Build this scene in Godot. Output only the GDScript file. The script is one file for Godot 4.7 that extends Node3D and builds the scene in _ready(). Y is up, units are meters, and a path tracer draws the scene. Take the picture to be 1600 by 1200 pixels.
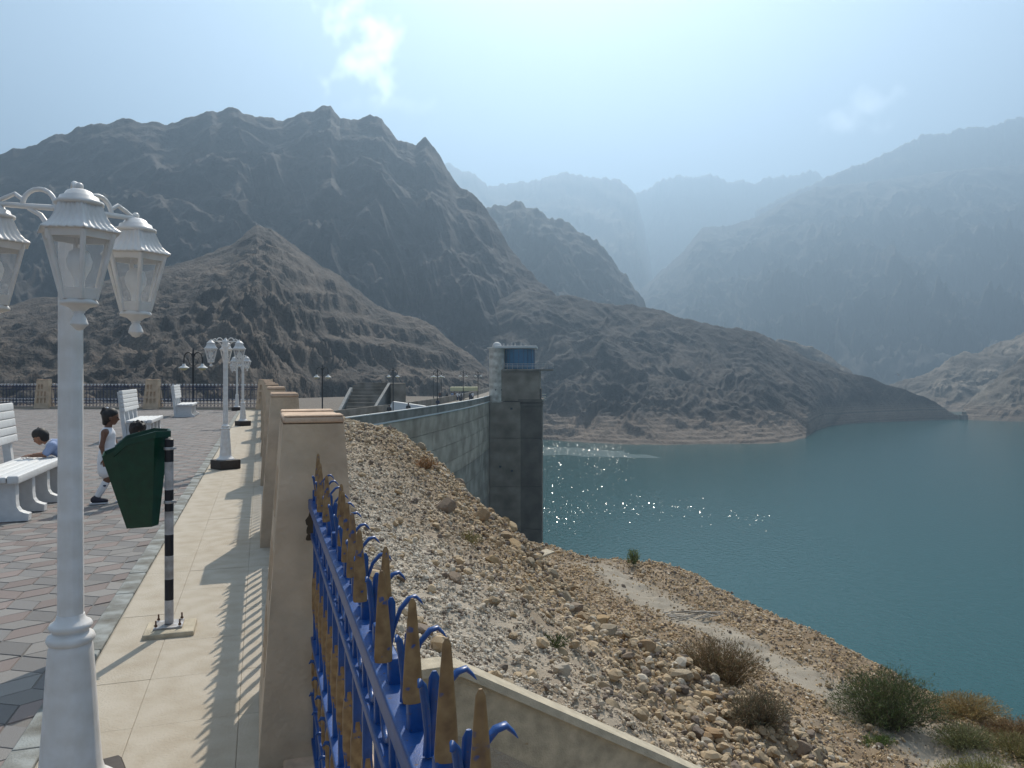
extends Node3D

# ---------------------------------------------------------------- geometry helpers
class Shape:
	var v := PackedVector3Array()
	var c := PackedColorArray()
	var t := PackedInt32Array()
	var tint := Color.WHITE

	func p(at: Vector3) -> int:
		v.append(at)
		c.append(tint)
		return v.size() - 1

	func tri(a: int, b: int, d: int) -> void:  # counter-clockwise from outside
		t.append(a)
		t.append(d)
		t.append(b)

	func quad(a: int, b: int, d: int, e: int) -> void:
		tri(a, b, d)
		tri(a, d, e)

	func face(pts: Array, out: Vector3) -> void:  # flat convex polygon with points of its own
		var n := Vector3.ZERO
		for i in range(1, pts.size() - 1):
			n += (pts[i] - pts[0]).cross(pts[i + 1] - pts[0])
		var flip: bool = n.dot(out) < 0.0
		var first := v.size()
		for q in pts:
			p(q)
		for i in range(1, pts.size() - 1):
			if flip:
				tri(first, first + i + 1, first + i)
			else:
				tri(first, first + i, first + i + 1)

	func hexa(q: Array) -> void:  # 0-3 bottom ring, 4-7 top ring
		var m := Vector3.ZERO
		for a in q:
			m += a / 8.0
		for f in [[0, 1, 2, 3], [4, 5, 6, 7], [0, 1, 5, 4], [1, 2, 6, 5], [2, 3, 7, 6], [3, 0, 4, 7]]:
			var mid: Vector3 = (q[f[0]] + q[f[1]] + q[f[2]] + q[f[3]]) / 4.0
			face([q[f[0]], q[f[1]], q[f[2]], q[f[3]]], mid - m)

	func box(at: Vector3, size: Vector3, b := Basis(), bevel := 0.0) -> void:
		var h := size / 2.0
		if bevel <= 0.0:
			var q := []
			for y in [-1, 1]:
				for s in [[-1, -1], [1, -1], [1, 1], [-1, 1]]:
					q.append(at + b * Vector3(h.x * s[0], h.y * y, h.z * s[1]))
			hexa(q)
			return
		bevel = minf(bevel, minf(h.x, minf(h.y, h.z)) * 0.9)
		var idx := {}
		for sx in [-1, 1]:
			for sy in [-1, 1]:
				for sz in [-1, 1]:
					for k in 3:
						var l := Vector3(sx * (h.x - bevel), sy * (h.y - bevel), sz * (h.z - bevel))
						l[k] = [sx, sy, sz][k] * h[k]
						idx[Vector4i(sx, sy, sz, k)] = p(at + b * l)
		for k in 3:
			var i := (k + 1) % 3
			var j := (k + 2) % 3
			for s in [-1, 1]:
				var ring := []
				for u in [[-1, -1], [1, -1], [1, 1], [-1, 1]]:
					var e := Vector4i(0, 0, 0, k)
					e[k] = s
					e[i] = u[0]
					e[j] = u[1]
					ring.append(idx[e])
				orient(ring, at)
			for s1 in [-1, 1]:
				for s2 in [-1, 1]:
					var e1 := Vector4i(0, 0, 0, i)
					e1[i] = s1
					e1[j] = s2
					e1[k] = -1
					var e2 := e1
					e2[k] = 1
					var e3 := e2
					e3.w = j
					var e4 := e1
					e4.w = j
					orient([idx[e1], idx[e2], idx[e3], idx[e4]], at)
		for sx in [-1, 1]:
			for sy in [-1, 1]:
				for sz in [-1, 1]:
					orient([idx[Vector4i(sx, sy, sz, 0)], idx[Vector4i(sx, sy, sz, 1)], idx[Vector4i(sx, sy, sz, 2)]], at)

	func orient(ring: Array, middle: Vector3) -> void:  # shared points, turned away from the middle
		var a := v[ring[0]]
		var n := (v[ring[1]] - a).cross(v[ring[2]] - a)
		var m := (a + v[ring[1]] + v[ring[2]]) / 3.0
		var r := ring.duplicate()
		if n.dot(m - middle) < 0.0:
			r.reverse()
		for i in range(1, r.size() - 1):
			tri(r[0], r[i], r[i + 1])

	func tube(path: Array, radii: Array, sides := 8, squash := Vector2.ONE, caps := true, ref := Vector3.UP) -> void:
		var n := path.size()
		var rings := []
		var up := ref
		for i in n:
			var d: Vector3 = (path[mini(i + 1, n - 1)] - path[maxi(i - 1, 0)]).normalized()
			var side := d.cross(up)
			if side.length() < 0.05:
				side = d.cross(Vector3.RIGHT if absf(d.x) < 0.8 else Vector3.BACK)
			side = side.normalized()
			up = side.cross(d).normalized()
			var r: float = radii[mini(i, radii.size() - 1)]
			var ring := []
			for k in sides:
				var a := TAU * (k + 0.5) / sides
				ring.append(p(path[i] + side * cos(a) * r * squash.x + up * sin(a) * r * squash.y))
			rings.append(ring)
		for i in n - 1:
			var mid: Vector3 = (path[i] + path[i + 1]) / 2.0
			for k in sides:
				orient([rings[i][k], rings[i][(k + 1) % sides], rings[i + 1][(k + 1) % sides], rings[i + 1][k]], mid)
		if caps:
			for e in [0, n - 1]:
				var pts := []
				for k in sides:
					pts.append(v[rings[e][k]])
				face(pts, path[e] - path[1 if e == 0 else n - 2])

	func lathe(prof: Array, sides := 24, at := Vector3.ZERO, hexed := 0, flute := 0.0, flutes := 0) -> void:  # prof: Vector2(radius, height) upwards; hexed: how many corners
		var first := v.size()
		for i in prof.size():
			for k in sides:
				var a := TAU * k / sides
				var r: float = prof[i].x
				if hexed:
					var w := TAU / hexed
					r *= cos(w / 2.0) / cos(fposmod(a, w) - w / 2.0)
				if flutes:
					r *= 1.0 - flute * absf(sin(a * flutes / 2.0))
				p(at + Vector3(cos(a) * r, prof[i].y, sin(a) * r))
		for i in prof.size() - 1:
			for k in sides:
				var k2 := (k + 1) % sides
				quad(first + i * sides + k, first + (i + 1) * sides + k, first + (i + 1) * sides + k2, first + i * sides + k2)
		for e in [0, prof.size() - 1]:
			if prof[e].x > 0.001:
				var pts := []
				for k in sides:
					pts.append(v[first + e * sides + k])
				face(pts, Vector3.DOWN if e == 0 else Vector3.UP)

	func prism(poly: PackedVector2Array, depth: float, xf := Transform3D()) -> void:  # polygon in x, y; depth along z
		var idx := Geometry2D.triangulate_polygon(poly)
		var fz := xf.basis.z
		for i in range(0, idx.size(), 3):
			for s in [-1.0, 1.0]:
				var pts := []
				for k in 3:
					pts.append(xf * Vector3(poly[idx[i + k]].x, poly[idx[i + k]].y, s * depth / 2.0))
				face(pts, fz * s)
		var area := 0.0
		for i in poly.size():
			area += poly[i].cross(poly[(i + 1) % poly.size()])
		for i in poly.size():
			var a := poly[i]
			var b := poly[(i + 1) % poly.size()]
			var n := Vector3(b.y - a.y, a.x - b.x, 0.0) * signf(area)
			face([xf * Vector3(a.x, a.y, -depth / 2), xf * Vector3(b.x, b.y, -depth / 2), xf * Vector3(b.x, b.y, depth / 2), xf * Vector3(a.x, a.y, depth / 2)], xf.basis * n)

	func ball(at: Vector3, r: Vector3, rows := 8, cols := 12) -> void:
		var first := v.size()
		for i in rows + 1:
			var f := PI * i / rows
			for k in cols:
				var a := TAU * k / cols
				p(at + Vector3(sin(f) * cos(a) * r.x, -cos(f) * r.y, sin(f) * sin(a) * r.z))
		for i in rows:
			for k in cols:
				var k2 := (k + 1) % cols
				quad(first + i * cols + k, first + (i + 1) * cols + k, first + (i + 1) * cols + k2, first + i * cols + k2)

	func blade(path: Array, widths: Array, across: Vector3) -> void:  # a thin leaf or stalk
		var n := path.size()
		var first := v.size()
		for i in n:
			var w: Vector3 = across * widths[i] * 0.5
			p(path[i] - w)
			p(path[i] + w)
		for i in n - 1:
			quad(first + i * 2, first + i * 2 + 1, first + i * 2 + 3, first + i * 2 + 2)

	func add(o: Shape, xf := Transform3D()) -> void:
		var first := v.size()
		for q in o.v:
			v.append(xf * q)
		c.append_array(o.c)
		for i in o.t:
			t.append(first + i)

	func mesh() -> ArrayMesh:
		var n := PackedVector3Array()
		n.resize(v.size())
		for i in range(0, t.size(), 3):
			var a := v[t[i]]
			var k := (v[t[i + 2]] - a).cross(v[t[i + 1]] - a)
			n[t[i]] += k
			n[t[i + 1]] += k
			n[t[i + 2]] += k
		for i in n.size():
			n[i] = n[i].normalized() if n[i].length_squared() > 1e-20 else Vector3.UP
		var arr := []
		arr.resize(Mesh.ARRAY_MAX)
		arr[Mesh.ARRAY_VERTEX] = v
		arr[Mesh.ARRAY_NORMAL] = n
		arr[Mesh.ARRAY_COLOR] = c
		arr[Mesh.ARRAY_INDEX] = t
		var m := ArrayMesh.new()
		m.add_surface_from_arrays(Mesh.PRIMITIVE_TRIANGLES, arr)
		return m

# ---------------------------------------------------------------- naming helpers
var used := {}
var M := {}
var T := {}
var rng := RandomNumberGenerator.new()

func numbered(called: String) -> String:
	var k: int = used.get(called, 0)
	used[called] = k + 1
	return called if k == 0 else "%s_%03d" % [called, k]

func tag(o: Node3D, label: String, category: String, group := "") -> Node3D:
	o.set_meta("label", label)
	o.set_meta("category", category)
	if group:
		o.set_meta("group", group)
	return o

func thing(called: String, label: String, category: String, at := Vector3.ZERO, turn := 0.0, group := "") -> Node3D:
	var o := Node3D.new()
	o.name = numbered(called)
	add_child(o)
	o.position = at
	o.rotation.y = turn
	return tag(o, label, category, group)

func obj(called: String, shape, mat: Material, parent: Node3D = null) -> MeshInstance3D:
	var o := MeshInstance3D.new()
	o.mesh = shape.mesh() if shape is Shape else shape
	o.material_override = mat
	if parent == null:
		o.name = numbered(called)
		add_child(o)
	else:
		var k: Dictionary = parent.get_meta("_names") if parent.has_meta("_names") else {}
		var i: int = k.get(called, 0)
		k[called] = i + 1
		parent.set_meta("_names", k)
		o.name = called if i == 0 else "%s_%03d" % [called, i]
		parent.add_child(o)
	return o

func struct(called: String, shape, mat: Material, parent: Node3D = null) -> MeshInstance3D:
	var o := obj(called, shape, mat, parent)
	if parent == null:
		o.set_meta("kind", "structure")
	return o

func copy_of(o: Node3D, at: Vector3, turn: float, label: String) -> Node3D:
	var r: Node3D = o.duplicate()
	r.name = numbered(String(o.name).rstrip("_0123456789"))
	add_child(r)
	r.position = at
	r.rotation.y = turn
	if label:
		r.set_meta("label", label)
	return r

func scatter(called: String, mesh: Mesh, mat: Material, places: Array, tints: Array, parent: Node3D = null) -> MultiMeshInstance3D:
	var mm := MultiMesh.new()
	mm.transform_format = MultiMesh.TRANSFORM_3D
	mm.use_colors = true
	mm.mesh = mesh
	mm.instance_count = places.size()
	for i in places.size():
		mm.set_instance_transform(i, places[i])
		mm.set_instance_color(i, tints[i])
	var o := MultiMeshInstance3D.new()
	o.multimesh = mm
	o.material_override = mat
	o.name = numbered(called) if parent == null else called
	o.set_meta("kind", "stuff")
	if parent == null:
		add_child(o)
	else:
		parent.add_child(o, true)
	return o

# ---------------------------------------------------------------- materials
func noise(freq: float, oct := 4, seed_ := 1, kind := FastNoiseLite.TYPE_SIMPLEX_SMOOTH, fractal := FastNoiseLite.FRACTAL_FBM) -> FastNoiseLite:
	var n := FastNoiseLite.new()
	n.noise_type = kind
	n.seed = seed_
	n.frequency = freq
	n.fractal_type = fractal if oct > 1 else FastNoiseLite.FRACTAL_NONE
	n.fractal_octaves = oct
	return n

func tone(n: FastNoiseLite, dark: float, light: float, size := 512, tint := Color.WHITE) -> NoiseTexture2D:
	var t := NoiseTexture2D.new()
	t.width = size
	t.height = size
	t.seamless = true
	t.noise = n
	var g := Gradient.new()
	g.offsets = PackedFloat32Array([0.0, 0.25, 0.75, 1.0])
	var a := Color(dark, dark, dark) * tint
	g.colors = PackedColorArray([a, a.lerp(Color(light, light, light), 0.3), Color(light, light, light).lerp(a, 0.15), Color(light, light, light)])
	t.color_ramp = g
	return t

func bumps(n: FastNoiseLite, strength: float, size := 512) -> NoiseTexture2D:
	var t := NoiseTexture2D.new()
	t.width = size
	t.height = size
	t.seamless = true
	t.as_normal_map = true
	t.bump_strength = strength
	t.noise = n
	return t

func chips(n: FastNoiseLite, col: Color, from: float, to: float) -> NoiseTexture2D:  # flakes of another colour, clear between them
	var t := NoiseTexture2D.new()
	t.width = 512
	t.height = 512
	t.seamless = true
	t.noise = n
	var g := Gradient.new()
	g.offsets = PackedFloat32Array([0.0, from, to, 1.0])
	var c := col.linear_to_srgb()
	g.colors = PackedColorArray([c, c, Color(c.r, c.g, c.b, 0.0), Color(c.r, c.g, c.b, 0.0)])
	t.color_ramp = g
	return t

func flaked(m: StandardMaterial3D, t: Texture2D) -> void:
	m.detail_enabled = true
	m.detail_blend_mode = BaseMaterial3D.BLEND_MODE_MIX
	m.detail_albedo = t
	m.detail_uv_layer = BaseMaterial3D.DETAIL_UV_1

func mat(col: Color, rough := 0.8, tex: Texture2D = null, metres := 1.0, bump: Texture2D = null, bump_scale := 1.0, world := false) -> StandardMaterial3D:  # col: linear base colour
	var m := StandardMaterial3D.new()
	m.albedo_color = col.linear_to_srgb()
	m.roughness = rough
	m.vertex_color_use_as_albedo = true
	if tex:
		m.albedo_texture = tex
	if bump:
		m.normal_enabled = true
		m.normal_texture = bump
		m.normal_scale = bump_scale
	if tex or bump:
		m.uv1_triplanar = true
		m.uv1_world_triplanar = world
		m.uv1_scale = Vector3.ONE / metres
	return m

func materials() -> void:
	T.mottle = tone(noise(0.012, 5, 3), 0.78, 1.0)
	T.soft = tone(noise(0.012, 5, 3), 0.93, 1.0)
	T.faint = tone(noise(0.008, 5, 8), 0.91, 1.0, 512, Color(1.0, 0.98, 0.95))
	T.stain = tone(noise(0.006, 5, 8), 0.62, 1.0, 512, Color(1.0, 0.95, 0.88))
	T.speck = tone(noise(0.14, 3, 5), 0.72, 1.0)
	T.worn = tone(noise(0.03, 5, 9), 0.62, 1.0, 512, Color(0.95, 0.85, 0.8))
	T.fine = bumps(noise(0.12, 4, 6), 3.0)
	T.rust = chips(noise(0.035, 5, 41), Color(0.10, 0.055, 0.03), 0.16, 0.19)
	T.flake = chips(noise(0.02, 5, 43), Color(0.02, 0.07, 0.24), 0.13, 0.15)
	T.rough = bumps(noise(0.02, 6, 7, FastNoiseLite.TYPE_SIMPLEX_SMOOTH, FastNoiseLite.FRACTAL_RIDGED), 10.0)
	T.rock = tone(noise(0.02, 6, 17, FastNoiseLite.TYPE_SIMPLEX_SMOOTH, FastNoiseLite.FRACTAL_RIDGED), 0.66, 1.0)
	T.wave = bumps(noise(0.02, 4, 12), 5.0)
	M.white = mat(Color(0.80, 0.785, 0.77), 0.42, T.faint, 0.45, T.fine, 0.1)
	M.white_dull = mat(Color(0.7, 0.7, 0.69), 0.6, T.soft, 0.7, T.fine, 0.12)
	M.pane = mat(Color(0.88, 0.87, 0.86, 0.26), 0.4)
	M.pane.transparency = BaseMaterial3D.TRANSPARENCY_ALPHA
	M.bulb = mat(Color(0.8, 0.8, 0.78), 0.35)
	M.dark_block = mat(Color(0.055, 0.042, 0.035), 0.7, T.mottle, 0.3)
	M.black = mat(Color(0.018, 0.018, 0.02), 0.45)
	M.stripe_black = mat(Color(0.012, 0.011, 0.015), 0.5, T.mottle, 0.3)
	M.stripe_white = mat(Color(0.6, 0.6, 0.62), 0.5, T.stain, 0.4)
	M.green = mat(Color(0.003, 0.055, 0.027), 0.34, T.mottle, 0.5, T.fine, 0.2)
	M.steel = mat(Color(0.42, 0.42, 0.42), 0.45)
	M.steel.metallic = 0.6
	M.rust = mat(Color(0.12, 0.06, 0.035), 0.8)
	M.blue = mat(Color(0.013, 0.08, 0.29), 0.36, T.mottle, 0.22, T.fine, 0.2, true)
	flaked(M.blue, T.rust)
	M.gold = mat(Color(0.42, 0.26, 0.11), 0.45, T.worn, 0.6, null, 1.0, true)
	flaked(M.gold, T.flake)
	M.plaster = mat(Color(0.71, 0.535, 0.37), 0.9, T.mottle, 2.3, T.fine, 0.25, true)
	M.plaster_cap = mat(Color(0.72, 0.52, 0.37), 0.9, T.mottle, 0.8, T.fine, 0.4, true)
	M.niche = mat(Color(0.24, 0.16, 0.09), 0.9)
	M.patch = mat(Color(0.11, 0.075, 0.045), 0.95, T.speck, 0.1, T.rough, 0.8)
	M.slab = mat(Color(0.47, 0.415, 0.335), 0.88, T.faint, 1.1, T.fine, 0.3, true)
	M.mortar = mat(Color(0.45, 0.4, 0.32), 0.95, T.speck, 0.4)
	M.joint = mat(Color(0.24, 0.22, 0.2), 0.95, T.speck, 0.5)
	M.kerb = mat(Color(0.33, 0.35, 0.34), 0.85, T.stain, 0.8, T.fine, 0.5, true)
	M.paver = mat(Color.WHITE, 0.85, T.speck, 0.35, T.fine, 0.6, true)
	M.concrete = mat(Color(0.30, 0.275, 0.235), 0.9, T.stain, 9.0, T.fine, 0.4, true)
	M.dam = mat(Color.WHITE, 0.9, T.stain, 14.0, T.fine, 0.3, true)
	M.rim = mat(Color(0.58, 0.50, 0.37), 0.92, T.mottle, 0.9, T.fine, 0.6, true)
	M.bank = mat(Color.WHITE, 0.95, T.speck, 0.5, T.rough, 0.9, true)
	M.stone = mat(Color.WHITE, 0.9, T.mottle, 0.35, T.rough, 0.5)
	M.pebble = mat(Color.WHITE, 0.85)
	M.mountain = mat(Color.WHITE, 0.95, T.rock, 60.0, T.rough, 0.5, true)
	M.near_hill = mat(Color.WHITE, 0.95, T.rock, 26.0, T.rough, 1.0, true)
	M.earth = mat(Color(0.2, 0.165, 0.13), 0.95, T.rock, 12.0, T.rough, 0.6, true)
	M.glass_blue = mat(Color(0.015, 0.13, 0.25), 0.12)
	M.roof = mat(Color(0.6, 0.6, 0.58), 0.7)
	M.cream = mat(Color(0.62, 0.6, 0.36), 0.7)
	M.leaf = mat(Color.WHITE, 0.8)
	M.leaf.backlight_enabled = true
	M.leaf.backlight = Color(0.7, 0.7, 0.7)
	M.leaf.cull_mode = BaseMaterial3D.CULL_DISABLED
	M.wood = mat(Color(0.33, 0.29, 0.24), 0.9)
	M.skin = mat(Color(0.16, 0.075, 0.045), 0.55)
	M.skin_light = mat(Color(0.28, 0.14, 0.085), 0.55)
	M.hair = mat(Color(0.012, 0.009, 0.008), 0.6)
	M.cloth_white = mat(Color(0.74, 0.74, 0.76), 0.85)
	M.cloth_blue = mat(Color(0.27, 0.34, 0.52), 0.85)
	M.cloth_navy = mat(Color(0.03, 0.04, 0.09), 0.85)
	M.shoe = mat(Color(0.03, 0.03, 0.045), 0.7)
	M.vertex = mat(Color.WHITE, 0.8)
	M.water = mat(Color(0.007, 0.066, 0.068), 0.16, null, 1.0)
	M.water.metallic_specular = 0.27
	M.water.normal_enabled = true
	M.water.normal_texture = T.wave
	M.water.normal_scale = 0.3
	M.water.uv1_triplanar = true
	M.water.uv1_world_triplanar = true
	M.water.uv1_scale = Vector3.ONE / 15.0

# ---------------------------------------------------------------- bodies: capsules joined smoothly and meshed as surface nets
func flesh(caps: Array, k: float, cell: float) -> Shape:
	var lo := Vector3(1e9, 1e9, 1e9)
	var hi := -lo
	for q in caps:
		var r: float = maxf(q[2], q[3]) + k
		for e in [q[0], q[1]]:
			lo = lo.min(e - Vector3(r, r, r))
			hi = hi.max(e + Vector3(r, r, r))
	lo -= Vector3.ONE * cell * 2.0
	var nx := int((hi.x - lo.x) / cell) + 4
	var ny := int((hi.y - lo.y) / cell) + 4
	var nz := int((hi.z - lo.z) / cell) + 4
	var f := PackedFloat32Array()
	f.resize(nx * ny * nz)
	f.fill(1.0)
	for q in caps:
		var a: Vector3 = q[0]
		var ab: Vector3 = q[1] - a
		var l2 := maxf(ab.length_squared(), 1e-9)
		var ra: float = q[2]
		var rb: float = q[3]
		var r := maxf(ra, rb) + k + cell * 2.0
		var b0: Vector3 = (a.min(q[1]) - Vector3(r, r, r) - lo) / cell
		var b1: Vector3 = (a.max(q[1]) + Vector3(r, r, r) - lo) / cell
		for iz in range(maxi(int(b0.z), 0), mini(int(b1.z) + 2, nz)):
			for iy in range(maxi(int(b0.y), 0), mini(int(b1.y) + 2, ny)):
				var row := (iz * ny + iy) * nx
				for ix in range(maxi(int(b0.x), 0), mini(int(b1.x) + 2, nx)):
					var ap := lo + Vector3(ix, iy, iz) * cell - a
					var s := clampf(ap.dot(ab) / l2, 0.0, 1.0)
					var d := (ap - ab * s).length() - lerpf(ra, rb, s)
					var g := f[row + ix]
					var h := maxf(k - absf(d - g), 0.0) / k
					f[row + ix] = minf(d, g) - h * h * k * 0.25
	var out := Shape.new()
	var at := {}
	var step := [1, nx, nx * ny]
	var corner := [0, 1, nx, nx + 1, nx * ny, nx * ny + 1, nx * ny + nx, nx * ny + nx + 1]
	var edges := [[0, 1], [2, 3], [4, 5], [6, 7], [0, 2], [1, 3], [4, 6], [5, 7], [0, 4], [1, 5], [2, 6], [3, 7]]
	for iz in nz - 1:
		for iy in ny - 1:
			var row := (iz * ny + iy) * nx
			for ix in nx - 1:
				if absf(f[row + ix]) > cell * 2.0:
					continue
				var inside := 0
				for o in 8:
					if f[row + ix + corner[o]] < 0.0:
						inside += 1
				if inside == 0 or inside == 8:
					continue
				var sum := Vector3.ZERO
				var n := 0
				for e in edges:
					var fa := f[row + ix + corner[e[0]]]
					var fb := f[row + ix + corner[e[1]]]
					if (fa < 0.0) != (fb < 0.0):
						var s := fa / (fa - fb)
						var pa := Vector3(e[0] & 1, (e[0] >> 1) & 1, e[0] >> 2)
						var pb := Vector3(e[1] & 1, (e[1] >> 1) & 1, e[1] >> 2)
						sum += pa.lerp(pb, s)
						n += 1
				at[row + ix] = out.p(lo + (Vector3(ix, iy, iz) + sum / n) * cell)
	for key in at:
		for ax in 3:
			var fa: float = f[key]
			var fb: float = f[key + step[ax]]
			if (fa < 0.0) == (fb < 0.0):
				continue
			var s1: int = step[(ax + 1) % 3]
			var s2: int = step[(ax + 2) % 3]
			if not (at.has(key - s1) and at.has(key - s2) and at.has(key - s1 - s2)):
				continue
			if fa < 0.0:
				out.quad(at[key - s1 - s2], at[key - s2], at[key], at[key - s1])
			else:
				out.quad(at[key - s1 - s2], at[key - s1], at[key], at[key - s2])
	return out

func hand(wrist: Vector3, along: Vector3, back: Vector3, size: float, curl: float, left: bool) -> Array:  # palm, four fingers, thumb as capsules
	along = along.normalized()
	var side := along.cross(back).normalized() * (1.0 if left else -1.0)
	back = side.cross(along).normalized() * (1.0 if left else -1.0)
	var caps := []
	for i in 4:
		var off := side * (i - 1.5) * size * 0.12
		var root := wrist + along * size * 0.5 + off
		caps.append([wrist + along * size * 0.08 + off * 0.6, root, size * 0.085, size * 0.075])
		var len_: float = [0.42, 0.5, 0.46, 0.36][i] * size
		var d1 := (along - back * curl * 0.5).normalized()
		var d2 := (along - back * curl * 1.3).normalized()
		caps.append([root, root + d1 * len_ * 0.55, size * 0.058, size * 0.052])
		caps.append([root + d1 * len_ * 0.55, root + d1 * len_ * 0.55 + d2 * len_ * 0.45, size * 0.052, size * 0.042])
	var tr := wrist + along * size * 0.2 - side * size * 0.2
	var tm := tr + (along * 0.6 - side * 0.7 - back * 0.2).normalized() * size * 0.22
	caps.append([wrist + along * size * 0.12, tr, size * 0.08, size * 0.075])
	caps.append([tr, tm, size * 0.07, size * 0.058])
	caps.append([tm, tm + (along - side * 0.25 - back * 0.3).normalized() * size * 0.18, size * 0.055, size * 0.045])
	return caps

# ---------------------------------------------------------------- mountains
func terrain(nu: int, nt: int, pos: PackedVector3Array, col: PackedColorArray) -> ArrayMesh:  # a grid of nu x nt points
	var n := PackedVector3Array()
	n.resize(nu * nt)
	var t := PackedInt32Array()
	t.resize((nu - 1) * (nt - 1) * 6)
	var w := 0
	var up := 1.0
	for j in nt:
		for i in nu:
			var du := pos[j * nu + mini(i + 1, nu - 1)] - pos[j * nu + maxi(i - 1, 0)]
			var dt := pos[mini(j + 1, nt - 1) * nu + i] - pos[maxi(j - 1, 0) * nu + i]
			var k := du.cross(dt)
			if i == nu / 2 and j == nt / 2:
				up = signf(k.y)
			n[j * nu + i] = k
	for i in n.size():
		n[i] = (n[i] * up).normalized()
	for j in nt - 1:
		for i in nu - 1:
			var a := j * nu + i
			var ids := [a, a + nu, a + 1, a + 1, a + nu, a + nu + 1] if up > 0.0 else [a, a + 1, a + nu, a + 1, a + nu + 1, a + nu]
			for q in ids:
				t[w] = q
				w += 1
	var arr := []
	arr.resize(Mesh.ARRAY_MAX)
	arr[Mesh.ARRAY_VERTEX] = pos
	arr[Mesh.ARRAY_NORMAL] = n
	arr[Mesh.ARRAY_COLOR] = col
	arr[Mesh.ARRAY_INDEX] = t
	var m := ArrayMesh.new()
	m.add_surface_from_arrays(Mesh.PRIMITIVE_TRIANGLES, arr)
	return m

func along_line(a: Array, s: float) -> Vector3:
	var f := clampf(s, 0.0, 1.0) * (a.size() - 1)
	var i := mini(int(f), a.size() - 2)
	return (a[i] as Vector3).lerp(a[i + 1], f - i)

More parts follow.
